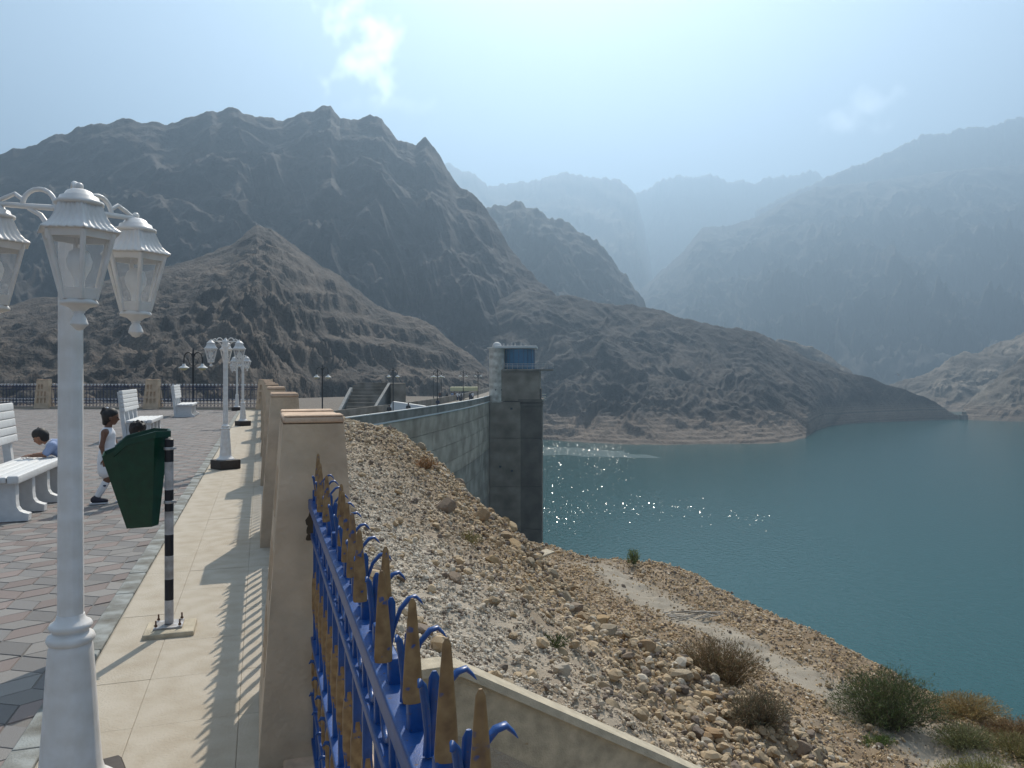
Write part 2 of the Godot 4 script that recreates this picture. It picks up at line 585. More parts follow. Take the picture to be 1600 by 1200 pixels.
# A mountain: its crest and the foot of its near side as lines on the map, a far side that falls away behind the crest, and gullies worn into it.
func mountain(called: String, crest: Array, foot: Array, nu: int, nt: int, o: Dictionary) -> MeshInstance3D:
	var sd: int = o.get("seed", 1)
	var gully := noise(1.0, 4, sd, FastNoiseLite.TYPE_SIMPLEX_SMOOTH, FastNoiseLite.FRACTAL_RIDGED)
	var spur := noise(0.42 / o.get("gully", 90.0), 5, sd + 9, FastNoiseLite.TYPE_SIMPLEX_SMOOTH, FastNoiseLite.FRACTAL_RIDGED)
	var crag := noise(1.0 / o.get("crag", 40.0), 5, sd + 1, FastNoiseLite.TYPE_SIMPLEX_SMOOTH, FastNoiseLite.FRACTAL_RIDGED)
	var warp := noise(1.0 / o.get("wide", 200.0), 3, sd + 2)
	var hue := noise(1.0 / o.get("patch", 90.0), 4, sd + 3)
	var lump := noise(0.8 / o.get("crag", 40.0), 5, sd + 6)
	var jag := noise(1.0 / o.get("jag", 26.0), 4, sd + 7)
	var bed := noise(1.0, 3, sd + 4)
	var depth: float = o.get("depth", 0.28)
	var rough: float = o.get("rough", 8.0)
	var width: float = o.get("gully", 90.0)
	var bend: float = o.get("bend", 1.25)
	var benches: float = o.get("benches", 0.0)
	var shore: float = o.get("shore", 0.0)
	var stripes: float = o.get("stripes", 0.0)
	var base: Color = o.get("col", Color(0.10, 0.082, 0.068))
	var pale: Color = o.get("pale", Color(0.14, 0.115, 0.09))
	var lens := [0.0]
	for i in range(1, crest.size()):
		lens.append(lens[-1] + Vector2(crest[i].x - crest[i - 1].x, crest[i].z - crest[i - 1].z).length())
	var back := int(nt * 0.22)
	var rows := nt + back
	var pos := PackedVector3Array()
	var col := PackedColorArray()
	pos.resize(nu * rows)
	col.resize(nu * rows)
	for i in nu:
		var s := float(i) / (nu - 1)
		var c := along_line(crest, s)
		var f := along_line(foot, s)
		var k := s * (crest.size() - 1)
		var ki := mini(int(k), crest.size() - 2)
		var run: float = lerpf(lens[ki], lens[ki + 1], k - ki)
		var h := c.y - f.y
		var out := Vector3(f.x - c.x, 0, f.z - c.z)
		var reach := out.length()
		for j in rows:
			var t := float(j - back) / (nt - 1)
			var q := c + out * t
			var y: float
			var env: float
			if t >= 0.0:
				y = f.y + h * pow(1.0 - t, bend)
				env = pow(clampf(t * 1.15, 0.0, 1.0), 0.65) * clampf((1.0 - t) * 4.0, 0.0, 1.0)
			else:
				y = c.y + h * t * 1.6
				env = minf(-t * 3.0, 0.5)
			var wp := warp.get_noise_2d(q.x, q.z)
			var g := gully.get_noise_2d(run / width + wp * 1.4, t * reach / width * 0.5 + wp * 1.4)
			var r := crag.get_noise_3d(q.x, y * 0.7, q.z) * 0.55 + lump.get_noise_3d(q.x, y * 0.8, q.z) * 0.7
			if shore > 0.0:
				env *= lerpf(0.22, 1.0, clampf((y + 35.0) / 18.0, 0.0, 1.0))
			var sp := spur.get_noise_2d(q.x + wp * width * 0.5, q.z)
			y += ((g - 0.1) * 0.5 + (sp - 0.1) * 0.75) * h * depth * env + wp * h * depth * 0.5 * env
			y += r * rough * (minf(1.0, 0.42 + env) if shore <= 0.0 else minf(1.0, 0.1 + env + (1.0 - clampf(t * 4.0, 0.0, 1.0)) * 0.3))
			y += jag.get_noise_1d(run) * rough * 0.75 * exp(-absf(t) * 14.0)
			if benches > 0.0 and t > 0.0:
				var wgt := clampf(1.0 - absf(s - o.bench_at) / o.bench_wide, 0.0, 1.0) * clampf((t - 0.12) * 8.0, 0.0, 1.0)
				var lev := y / benches + warp.get_noise_2d(q.x * 0.5, q.z * 0.5) * 0.5
				var fr := lev - floorf(lev)
				y += (smoothstep(0.55, 1.0, fr) - fr) * benches * 0.5 * minf(wgt * 2.0, 1.0)
			if shore > 0.0 and y < -33.4 + shore and t > 0.0:
				var lev2 := (y + 40.0) / 1.7 + wp * 0.6
				var fr2 := lev2 - floorf(lev2)
				y += (smoothstep(0.3, 1.0, fr2) - fr2) * 1.2
			var a := q + out.normalized() * r * rough * 0.5 * env
			pos[j * nu + i] = Vector3(a.x, y, a.z)
			var hv := hue.get_noise_3d(q.x, y * 1.5, q.z)
			var m := base.lerp(pale, clampf(0.35 + hv * 1.3, 0.0, 1.0))
			if stripes > 0.0:
				var b := bed.get_noise_2d((y * 0.9 - a.x * 0.42 + wp * 14.0) / stripes, 3.0 + wp)
				m = m.lerp(pale * (1.25 if shore <= 0.0 else 1.6), clampf((b - 0.06) * 3.0, 0.0, 0.85) * clampf(0.55 + hv * 2.0, 0.0, 1.0))
			if shore > 0.0:
				var b2 := bed.get_noise_2d(y / 2.2 + wp, 0.5)
				m = m.lerp(Color(0.21, 0.16, 0.12) * (1.0 + b2 * 0.8), clampf(1.0 - (y + 33.4 - shore * 0.6) / (shore * 0.6), 0.0, 0.9))
			m *= 0.9 + 0.25 * r
			col[j * nu + i] = Color(m.r, m.g, m.b)
	return struct(called, terrain(nu, rows, pos, col), o.get("mat", M.mountain))

# ---------------------------------------------------------------- the bank between the fence and the lake
func pw(x: float, pts: Array) -> float:
	if x <= pts[0][0]:
		return pts[0][1]
	for i in range(1, pts.size()):
		if x < pts[i][0]:
			return lerpf(pts[i - 1][1], pts[i][1], (x - pts[i - 1][0]) / (pts[i][0] - pts[i - 1][0]))
	return pts[-1][1]

const HEAP := [[0.4, -0.12], [2.0, -0.85], [4.0, -1.95], [5.6, -2.75], [6.2, -3.1], [7.2, -3.9], [9.0, -5.2], [10.0, -5.5], [13.0, -5.9], [15.6, -6.25], [16.6, -6.6], [18.0, -7.6], [22.0, -11.0], [60.0, -42.0], [90.0, -52.0]]
const MOUND := [[0.0, 0.38], [2.4, 1.4], [3.6, 1.6], [5.0, 1.2], [6.0, 0.62], [6.8, 0.0]]
var bank_noise: FastNoiseLite
var bank_fine: FastNoiseLite

func bank_h(x: float, z: float) -> float:
	var y := pw(x, HEAP)
	y += smoothstep(-12.0, -21.0, z) * pw(x, MOUND)
	var e := smoothstep(-22.6, -26.5, z)
	if e > 0.0:
		y = lerpf(y, minf(y, -5.5 - maxf(0.0, x - 10.0) * 0.1), e)
	var end := -31.0 + clampf(x - 11.0, 0.0, 8.0) * 0.6
	if z < end:
		y -= (end - z) * 0.8
	var b := bank_noise.get_noise_2d(x, z)
	var f := bank_fine.get_noise_2d(x, z)
	var out := smoothstep(0.5, 3.0, x)
	var edge := clampf(1.0 - absf(x - 6.4) / 2.2, 0.0, 1.0)
	return maxf(y + b * (0.10 + 0.30 * out + 0.25 * edge) + f * (0.05 + 0.06 * out + 0.12 * edge), -70.0)

func steps_of(parts: Array) -> PackedFloat32Array:  # [from, to, step] runs joined
	var o := PackedFloat32Array()
	for q in parts:
		var a: float = q[0]
		while (a < q[1] - 1e-4) if q[2] > 0 else (a > q[1] + 1e-4):
			o.append(a)
			a += q[2]
	o.append(parts[-1][1])
	return o

func bank() -> void:
	bank_noise = noise(0.22, 4, 31)
	bank_fine = noise(1.3, 4, 32, FastNoiseLite.TYPE_SIMPLEX_SMOOTH, FastNoiseLite.FRACTAL_RIDGED)
	var hue := noise(0.35, 4, 33)
	var xs := steps_of([[0.44, 8.0, 0.13], [8.0, 19.0, 0.2], [19.0, 34.0, 0.75], [34.0, 90.0, 4.0]])
	var zs := steps_of([[14.0, -2.0, -1.0], [-2.0, -26.0, -0.16], [-26.0, -36.0, -0.4], [-36.0, -90.0, -3.0]])
	var pos := PackedVector3Array()
	var col := PackedColorArray()
	for z in zs:
		for x in xs:
			var dug := 1.6 if x > CHANNEL_X + 0.06 and x < 4.8 and z > CHANNEL_Z + 0.02 and z < -0.4 else 0.0
			pos.append(Vector3(x, bank_h(x, z) - dug, z))
			col.append(bank_tint(x, z, hue.get_noise_2d(x, z)))
	struct("bank_slope", terrain(xs.size(), zs.size(), pos, col), M.bank)

func track_at(x: float, z: float) -> float:  # how much of the bare pale track lies here
	var mid := 12.6 + 0.35 * sin(z * 0.35)
	return clampf(1.6 - absf(x - mid) / 0.85, 0.0, 1.0) * smoothstep(-30.0, -27.0, z)

func bank_tint(x: float, z: float, h: float) -> Color:
	var brown := Color(0.33, 0.235, 0.145)
	var pale := Color(0.48, 0.41, 0.32)
	var dust := Color(0.43, 0.375, 0.295)
	var near := clampf(1.0 - (x - 1.6) / 2.6, 0.0, 1.0) * (1.0 - smoothstep(-12.0, -19.0, z) * 0.7)
	var m := brown.lerp(pale, clampf(near + h * 0.9, 0.0, 1.0))
	m = m.lerp(dust, track_at(x, z) * 0.9)
	return m * (1.0 + h * 0.25)

func rock(sd: int, detail: int, flat := 0.75) -> Shape:  # a broken stone: a ball cut by planes
	var r := RandomNumberGenerator.new()
	r.seed = sd * 7919 + 3
	var ico := Shape.new()
	ico.ball(Vector3.ZERO, Vector3.ONE, 4 + detail, 6 + detail * 2)
	var planes := []
	for i in 9 + detail:
		planes.append([Vector3(r.randfn(), r.randfn(), r.randfn()).normalized(), r.randf_range(0.5, 0.82)])
	var sc := Vector3(r.randf_range(0.8, 1.2), flat * r.randf_range(0.75, 1.1), r.randf_range(0.7, 1.0))
	for i in ico.v.size():
		var q := ico.v[i]
		for pl in planes:
			var d: float = q.dot(pl[0]) - pl[1]
			if d > 0.0:
				q -= pl[0] * d
		ico.v[i] = q * sc
	var out := Shape.new()
	for i in range(0, ico.t.size(), 3):
		var a := ico.v[ico.t[i]]
		var b := ico.v[ico.t[i + 2]]
		var d := ico.v[ico.t[i + 1]]
		if (b - a).cross(d - a).length() > 1e-6:
			out.tri(out.p(a), out.p(b), out.p(d))
	return out

func stone_tint(r: RandomNumberGenerator, pale: float) -> Color:
	var a := Color(0.51, 0.365, 0.205).lerp(Color(0.57, 0.50, 0.40), pale)
	var b := r.randf()
	if b < 0.18:
		a = Color(0.22, 0.17, 0.13)
	elif b > 0.86:
		a = Color(0.56, 0.48, 0.37)
	return a * r.randf_range(0.7, 1.2)

func in_box(x: float, z: float, y: float, px: float) -> bool:  # rough view wedge, so that stones go where they can be seen
	var xc := 0.9505 * x + 0.3107 * z
	var d := 0.3107 * x - 0.9505 * z
	return d > 0.6 and absf(xc) < d * 0.72 + px and 1.6 - y < d * 0.58 + 0.4

func stones() -> void:
	var r := RandomNumberGenerator.new()
	r.seed = 11
	var pebble_places := [[], [], []]
	var pebble_tints := [[], [], []]
	var n := 0
	while n < 175000:
		var z := -exp(r.randf_range(log(2.2), log(31.0)))
		var x := 0.5 + pow(r.randf(), 1.5) * 16.2
		var y := bank_h(x, z)
		if not in_box(x, z, y, 0.4) or r.randf() < track_at(x, z) * 0.93 or in_channel(x, z):
			continue
		var near := clampf(1.0 - (x - 1.8) / 2.8, 0.0, 1.0) * (1.0 - smoothstep(-12.0, -19.0, z) * 0.6)
		var s := r.randf_range(0.008, 0.017) * (1.0 + 1.6 * pow(r.randf(), 6.0)) * (1.0 if near > 0.4 else 1.25)
		s *= 1.0 + clampf((-z - 7.0) / 22.0, 0.0, 1.0) * 0.9
		var b := Basis.from_euler(Vector3(r.randf_range(-0.5, 0.5), r.randf() * TAU, r.randf_range(-0.5, 0.5))).scaled(Vector3(s, s, s))
		pebble_places[n % 3].append(Transform3D(b, Vector3(x, y + s * 0.3, z)))
		pebble_tints[n % 3].append(stone_tint(r, clampf(near * 1.1, 0.0, 1.0)))
		n += 1
	for i in 3:
		var o := scatter("gravel", rock(40 + i, 0).mesh(), M.pebble, pebble_places[i], pebble_tints[i])
		tag(o, ["pale gravel", "grey gravel", "brown gravel"][i] + " strewn over the bank between fence and lake", "gravel")
	var rubble := [[], [], []]
	var rubble_tints := [[], [], []]
	n = 0
	while n < 10500:
		var z := -exp(r.randf_range(log(2.6), log(31.0)))
		var x := 0.8 + r.randf() * 16.2
		if r.randf() < 0.55:
			x = 6.2 + r.randfn() * 1.5
		var y := bank_h(x, z)
		if not in_box(x, z, y, 0.6) or x < 0.7 or x > 17.0 or r.randf() < track_at(x, z) * 0.95 or in_channel(x, z):
			continue
		var edge := clampf(1.0 - absf(x - 6.3) / 2.4, 0.0, 1.0) + smoothstep(-15.0, -21.0, z) * 0.6
		if r.randf() > 0.25 + 0.75 * edge:
			continue
		var s := r.randf_range(0.03, 0.075) * (1.0 + 0.8 * pow(r.randf(), 3.0))
		var b := Basis.from_euler(Vector3(r.randf_range(-0.6, 0.6), r.randf() * TAU, r.randf_range(-0.6, 0.6))).scaled(Vector3(s, s, s))
		rubble[n % 3].append(Transform3D(b, Vector3(x, y + s * 0.35, z)))
		rubble_tints[n % 3].append(stone_tint(r, 0.2))
		n += 1
	for i in 3:
		var o := scatter("rubble", rock(60 + i, 1).mesh(), M.stone, rubble[i], rubble_tints[i])
		tag(o, ["tan", "brown", "pale"][i] + " fist sized rubble mixed through the bank", "rubble")
	# boulders one can count
	var shapes := []
	for i in 8:
		shapes.append(rock(80 + i, 2, 0.8).mesh())
	var mats := []
	for i in 6:
		var m: StandardMaterial3D = M.stone.duplicate()
		m.albedo_color = [Color(0.45, 0.305, 0.155), Color(0.40, 0.28, 0.16), Color(0.48, 0.35, 0.2), Color(0.29, 0.215, 0.15), Color(0.36, 0.285, 0.19), Color(0.37, 0.24, 0.125)][i].linear_to_srgb()
		m.uv1_scale = Vector3.ONE * 0.8
		mats.append(m)
	var told := [  # x, z, size, flatness turn, label, material
		[6.05, -11.7, 0.34, "large rounded tan boulder at the top of the heap above the brown bush", 0],
		[5.75, -12.5, 0.24, "tan boulder just behind the large rounded boulder of the heap", 0],
		[6.6, -11.1, 0.30, "rounded ochre boulder right beside the brown bush's left end", 2],
		[6.9, -11.3, 0.17, "small ochre block right of the rounded boulder by the brown bush", 2],
		[5.25, -9.9, 0.25, "brown boulder below the heap, left of the brown bush's shade", 5],
		[4.85, -10.3, 0.27, "long grey tan slab lying left of the brown boulder by the bush", 4],
		[5.45, -9.2, 0.27, "flat greyish rock in front of the brown bush's shade", 4],
		[5.85, -8.6, 0.16, "upright pale stone below the brown bush", 2],
		[6.1, -8.35, 0.21, "angular tan block right of the upright pale stone", 0],
		[4.75, -7.45, 0.15, "reddish brown block on the gravel below the bush", 5],
		[4.9, -6.75, 0.19, "tilted tan slab beside the concrete channel's low end", 0],
		[7.0, -7.15, 0.26, "dark brown boulder in the lower right rock heap", 3],
		[6.65, -6.6, 0.30, "large pinkish brown boulder at the bottom edge, right of the channel", 5],
		[6.9, -7.9, 0.20, "ochre boulder on the rim of the lower right rock heap", 2],
		[1.9, -5.9, 0.085, "flat grey stone lying alone on the pale gravel", 4],
		[2.05, -8.3, 0.13, "brown stone on the pale gravel by the fence's hooks", 3],
		[2.5, -9.9, 0.13, "dark wedge shaped stone on the gravel beside the big pillar", 3],
		[3.5, -9.6, 0.13, "reddish stone on the gravel right of the dark wedge stone", 5],
		[5.3, -16.0, 0.30, "big tan boulder at the near foot of the rubble mound", 0],
		[5.7, -17.6, 0.26, "pale tan boulder on the mound's lower edge before the dam", 2],
		[6.1, -19.2, 0.24, "ochre boulder on the steep end of the mound beside the dam wall", 2],
	]
	for q in told:
		var y := bank_h(q[0], q[1])
		var o := obj("boulder", shapes[int(q[2] * 137.0) % 8], mats[q[4]])
		o.position = Vector3(q[0], y + q[2] * 0.22, q[1])
		o.basis = Basis.from_euler(Vector3(r.randf_range(-0.3, 0.3), r.randf() * TAU, r.randf_range(-0.3, 0.3))).scaled(Vector3.ONE * q[2])
		o.scale *= 0.8
		tag(o, q[3], "boulder", "boulders on the bank")
	n = 0
	while n < 170:
		var z := -exp(r.randf_range(log(5.0), log(24.0)))
		var x := 6.25 + r.randfn() * 1.0
		var y := bank_h(x, z)
		if not in_box(x, z, y, 0.2) or x < 2.5 or x > 9.0:
			continue
		var s := r.randf_range(0.07, 0.16) * (1.0 + 0.5 * smoothstep(-8.0, -14.0, z))
		var hue := r.randi() % 6
		var o := obj("loose_rock", shapes[n % 8], mats[hue])
		o.position = Vector3(x, y + s * 0.3, z)
		o.basis = Basis.from_euler(Vector3(r.randf_range(-0.5, 0.5), r.randf() * TAU, r.randf_range(-0.5, 0.5))).scaled(Vector3.ONE * s)
		var size_word: String = "small" if s < 0.105 else ("middling" if s < 0.155 else "large")
		var look: String = ["golden", "ochre", "pale yellow", "dark brown", "greyish", "rust brown"][hue]
		var side: String = "gravel side of" if x < 5.7 else ("top of" if x < 6.8 else "lake side of")
		var where := "the lower right heap"
		if z < -19.5:
			where = "the mound's steep end"
		elif z < -16.5:
			where = "the mound's edge in front of the tower"
		elif z < -14.0:
			where = "the mound's near foot"
		elif z < -11.5:
			where = "the heap left of the driftwood"
		elif z < -9.4:
			where = "the heap by the brown bush"
		elif z < -7.6:
			where = "the heap by the grey brown bush"
		where = "%s %s rock, %s %s" % [size_word, look, side, where]
		tag(o, where, "rock", "loose rocks along the edge of the bank")
		n += 1

const CHANNEL_X := 0.74
const CHANNEL_Z := -4.55

func in_channel(x: float, z: float) -> bool:
	return x > 0.5 and x < 4.6 and z > CHANNEL_Z - 0.02 and z < 0.0

func channel() -> void:  # the open concrete box that steps down the bank next to the fence
	var t := thing("drain_channel", "tan concrete drain channel with a sloping rim beside the blue fence", "drain", Vector3(CHANNEL_X, 0, CHANNEL_Z))
	var top := PackedVector2Array([Vector2(0, -2.4), Vector2(4.2, -3.6), Vector2(4.2, -2.42), Vector2(3.0, -1.66), Vector2(1.8, -0.98), Vector2(0.42, -0.235), Vector2(0.30, -0.21), Vector2(0, -0.22)])
	var s := Shape.new()
	s.prism(top, 0.13, Transform3D(Basis(), Vector3(0, 0, -0.065)))
	obj("far_wall", s, M.rim, t)
	s = Shape.new()
	var rim := [[0.0, -0.215], [0.30, -0.203], [0.42, -0.226], [1.8, -0.972], [3.0, -1.652], [4.2, -2.412]]
	for i in rim.size() - 1:
		var a := Vector3(rim[i][0], rim[i][1], 0)
		var b := Vector3(rim[i + 1][0], rim[i + 1][1], 0)
		var u := Vector3(0, 0.05, 0)
		s.hexa([a + Vector3(0, 0, 0.035), b + Vector3(0, 0, 0.035), b + Vector3(0, 0, -0.16), a + Vector3(0, 0, -0.16), a + u + Vector3(0, 0, 0.022), b + u + Vector3(0, 0, 0.022), b + u + Vector3(0, 0, -0.15), a + u + Vector3(0, 0, -0.15)])
	obj("rim", s, M.rim, t)
	s = Shape.new()
	s.box(Vector3(0.055, -1.3, 2.1), Vector3(0.11, 2.2, 4.1))
	obj("side_wall", s, M.rim, t)
	s = Shape.new()
	s.box(Vector3(0.052, -0.19, 2.1), Vector3(0.15, 0.055, 4.14), Basis(), 0.012)
	obj("side_rim", s, M.rim, t)
	s = Shape.new()
	s.hexa([Vector3(0.12, -2.3, 0), Vector3(4.1, -3.5, 0), Vector3(4.1, -3.5, 4), Vector3(0.12, -2.3, 4), Vector3(0.12, -2.2, 0), Vector3(4.1, -3.4, 0), Vector3(4.1, -3.4, 4), Vector3(0.12, -2.2, 4)])
	obj("floor_slab", s, M.rim, t)

func bush(called: String, label: String, at: Vector3, size: Vector3, stalks: int, leaves: int, twig: Color, leaf: Color, leaf_len: float, sd: int, lean := Vector3.ZERO) -> void:
	var r := RandomNumberGenerator.new()
	r.seed = sd
	var t := thing(called, label, "bush", at)
	var tw := Shape.new()
	var lf := Shape.new()
	for i in stalks:
		var a := r.randf() * TAU
		var out := sqrt(r.randf())
		var lift := sqrt(maxf(0.02, 1.0 - out * out * 0.92)) * r.randf_range(0.6, 1.12)
		var tip := Vector3(cos(a) * out * size.x, lift * size.y, sin(a) * out * size.z) + lean * lift
		var root := Vector3(cos(a) * out * size.x * 0.25, -0.05, sin(a) * out * size.z * 0.25)
		var mid := root.lerp(tip, 0.55) + Vector3(r.randfn() * 0.05, 0.12 * size.y, r.randfn() * 0.05)
		var tip2 := tip + Vector3(r.randfn(), r.randfn() * 0.6, r.randfn()) * size.y * 0.1
		var side := Vector3(r.randfn(), 0.2 * r.randfn(), r.randfn()).normalized()
		var k := r.randf_range(0.65, 1.3)
		tw.tint = twig * k
		tw.blade([root, mid, tip, tip2], [0.009, 0.007, 0.005, 0.002], side)
		var per := int(leaves / stalks)
		for j in per:
			var f := pow(r.randf(), 0.7)
			var q := root.lerp(mid, f * 2.0) if f < 0.5 else mid.lerp(tip2, f * 2.0 - 1.0)
			q += Vector3(r.randfn(), r.randfn(), r.randfn()) * 0.035 * size.y
			var d := ((tip - root).normalized() + Vector3(r.randfn(), r.randfn() + 0.3, r.randfn()) * 0.75).normalized()
			var w := d.cross(Vector3(r.randfn(), r.randfn(), r.randfn())).normalized()
			lf.tint = leaf * r.randf_range(0.55, 1.45)
			lf.tint.r *= r.randf_range(0.85, 1.25)
			var ll := leaf_len * r.randf_range(0.6, 1.4)
			lf.blade([q, q + d * ll * 0.5, q + d * ll], [ll * 0.08, ll * 0.2, 0.001], w)
	obj("twigs", tw, M.leaf, t)
	obj("foliage", lf, M.leaf, t).set_meta("kind", "stuff")

func plants() -> void:
	var g := func(x: float, z: float) -> Vector3: return Vector3(x, bank_h(x, z), z)
	bush("thorn_bush", "large dark green bush on the shelf at the water's edge", g.call(12.9, -13.3), Vector3(1.4, 1.15, 1.15), 700, 15000, Color(0.10, 0.085, 0.05), Color(0.08, 0.112, 0.036), 0.06, 5)
	bush("dry_bush", "brown half dry bush among the boulders of the heap", g.call(6.5, -10.0), Vector3(0.95, 0.7, 0.6), 700, 8000, Color(0.22, 0.145, 0.08), Color(0.145, 0.115, 0.055), 0.045, 6, Vector3(-0.15, 0, 0))
	bush("dry_bush", "smaller grey brown bush below the brown one", g.call(5.8, -8.0), Vector3(0.42, 0.42, 0.42), 380, 4000, Color(0.19, 0.135, 0.085), Color(0.13, 0.12, 0.07), 0.04, 7)
	bush("soft_bush", "feathery green bush at the lower right corner", g.call(11.9, -10.1), Vector3(1.1, 0.8, 0.9), 1300, 16000, Color(0.15, 0.14, 0.05), Color(0.21, 0.215, 0.06), 0.045, 8)
	bush("soft_bush", "low grey green bush behind the feathery corner bush", g.call(13.5, -11.9), Vector3(0.7, 0.4, 0.6), 500, 5500, Color(0.14, 0.13, 0.06), Color(0.16, 0.18, 0.07), 0.04, 9)
	bush("dry_scrub", "dry yellow brown scrub on the rise right of the dark green bush", g.call(15.0, -13.2), Vector3(1.1, 0.42, 0.8), 600, 6000, Color(0.27, 0.19, 0.08), Color(0.25, 0.19, 0.07), 0.05, 10)
	bush("dry_scrub", "reddish brown scrub at the right edge above the corner bush", g.call(15.3, -12.2), Vector3(1.0, 0.36, 0.7), 600, 6000, Color(0.24, 0.15, 0.08), Color(0.21, 0.145, 0.06), 0.05, 11)
	bush("dry_scrub", "olive scrub between the corner bush and the reddish scrub", g.call(14.3, -11.4), Vector3(0.9, 0.34, 0.7), 560, 6000, Color(0.19, 0.16, 0.06), Color(0.16, 0.15, 0.05), 0.045, 12)
	bush("grass_tuft", "rust brown dry tuft on the mound's shoulder beside the dam wall", g.call(3.75, -18.2), Vector3(0.28, 0.34, 0.28), 130, 260, Color(0.22, 0.12, 0.05), Color(0.25, 0.14, 0.06), 0.08, 13)
	bush("grass_tuft", "yellow green tuft in the middle of the mound's gravel", g.call(3.75, -14.2), Vector3(0.32, 0.22, 0.3), 120, 300, Color(0.2, 0.17, 0.07), Color(0.16, 0.15, 0.05), 0.06, 14)
	bush("grass_tuft", "small green weed on the pale gravel above the channel", g.call(2.9, -7.6), Vector3(0.24, 0.07, 0.2), 60, 420, Color(0.08, 0.08, 0.03), Color(0.06, 0.085, 0.028), 0.045, 15)
	bush("grass_tuft", "bright green grass at the foot of the dark green bush", g.call(11.7, -12.3), Vector3(0.45, 0.16, 0.25), 160, 900, Color(0.09, 0.12, 0.03), Color(0.1, 0.15, 0.035), 0.06, 16)
	bush("shore_shrub", "thin green shrub standing alone on the shore by the dam tower", g.call(14.1, -27.6), Vector3(0.28, 0.72, 0.28), 60, 900, Color(0.12, 0.12, 0.05), Color(0.13, 0.17, 0.05), 0.08, 17)
	# driftwood on the track
	var t := thing("driftwood", "pile of bleached dead branches lying across the pale track", "branches", g.call(12.2, -20.6))
	var r := RandomNumberGenerator.new()
	r.seed = 77
	for i in 22:
		var s := Shape.new()
		var a := r.randf_range(-0.5, 0.7)
		var c := Vector3(r.randf_range(-0.9, 0.9), r.randf_range(0.03, 0.12), r.randf_range(-0.4, 0.4))
		var d := Vector3(cos(a), r.randf_range(-0.08, 0.12), sin(a)) * r.randf_range(0.2, 0.65)
		s.tube([c - d, c + Vector3(0, r.randf_range(0.0, 0.08), 0.05), c + d], [0.028 * r.randf_range(0.5, 1.0), 0.022, 0.008], 5)
		obj("branch", s, M.wood, t)
	var pl := Shape.new()
	pl.box(Vector3.ZERO, Vector3(0.62, 0.05, 0.3), Basis(), 0.01)
	var slab := obj("slab_fragment", pl, M.rim)
	slab.position = g.call(6.45, -17.4) + Vector3(0, 0.12, 0)
	slab.rotation = Vector3(0.05, 0.5, 0.1)
	tag(slab, "pale flat slab fragment lying at the foot of the mound", "slab")

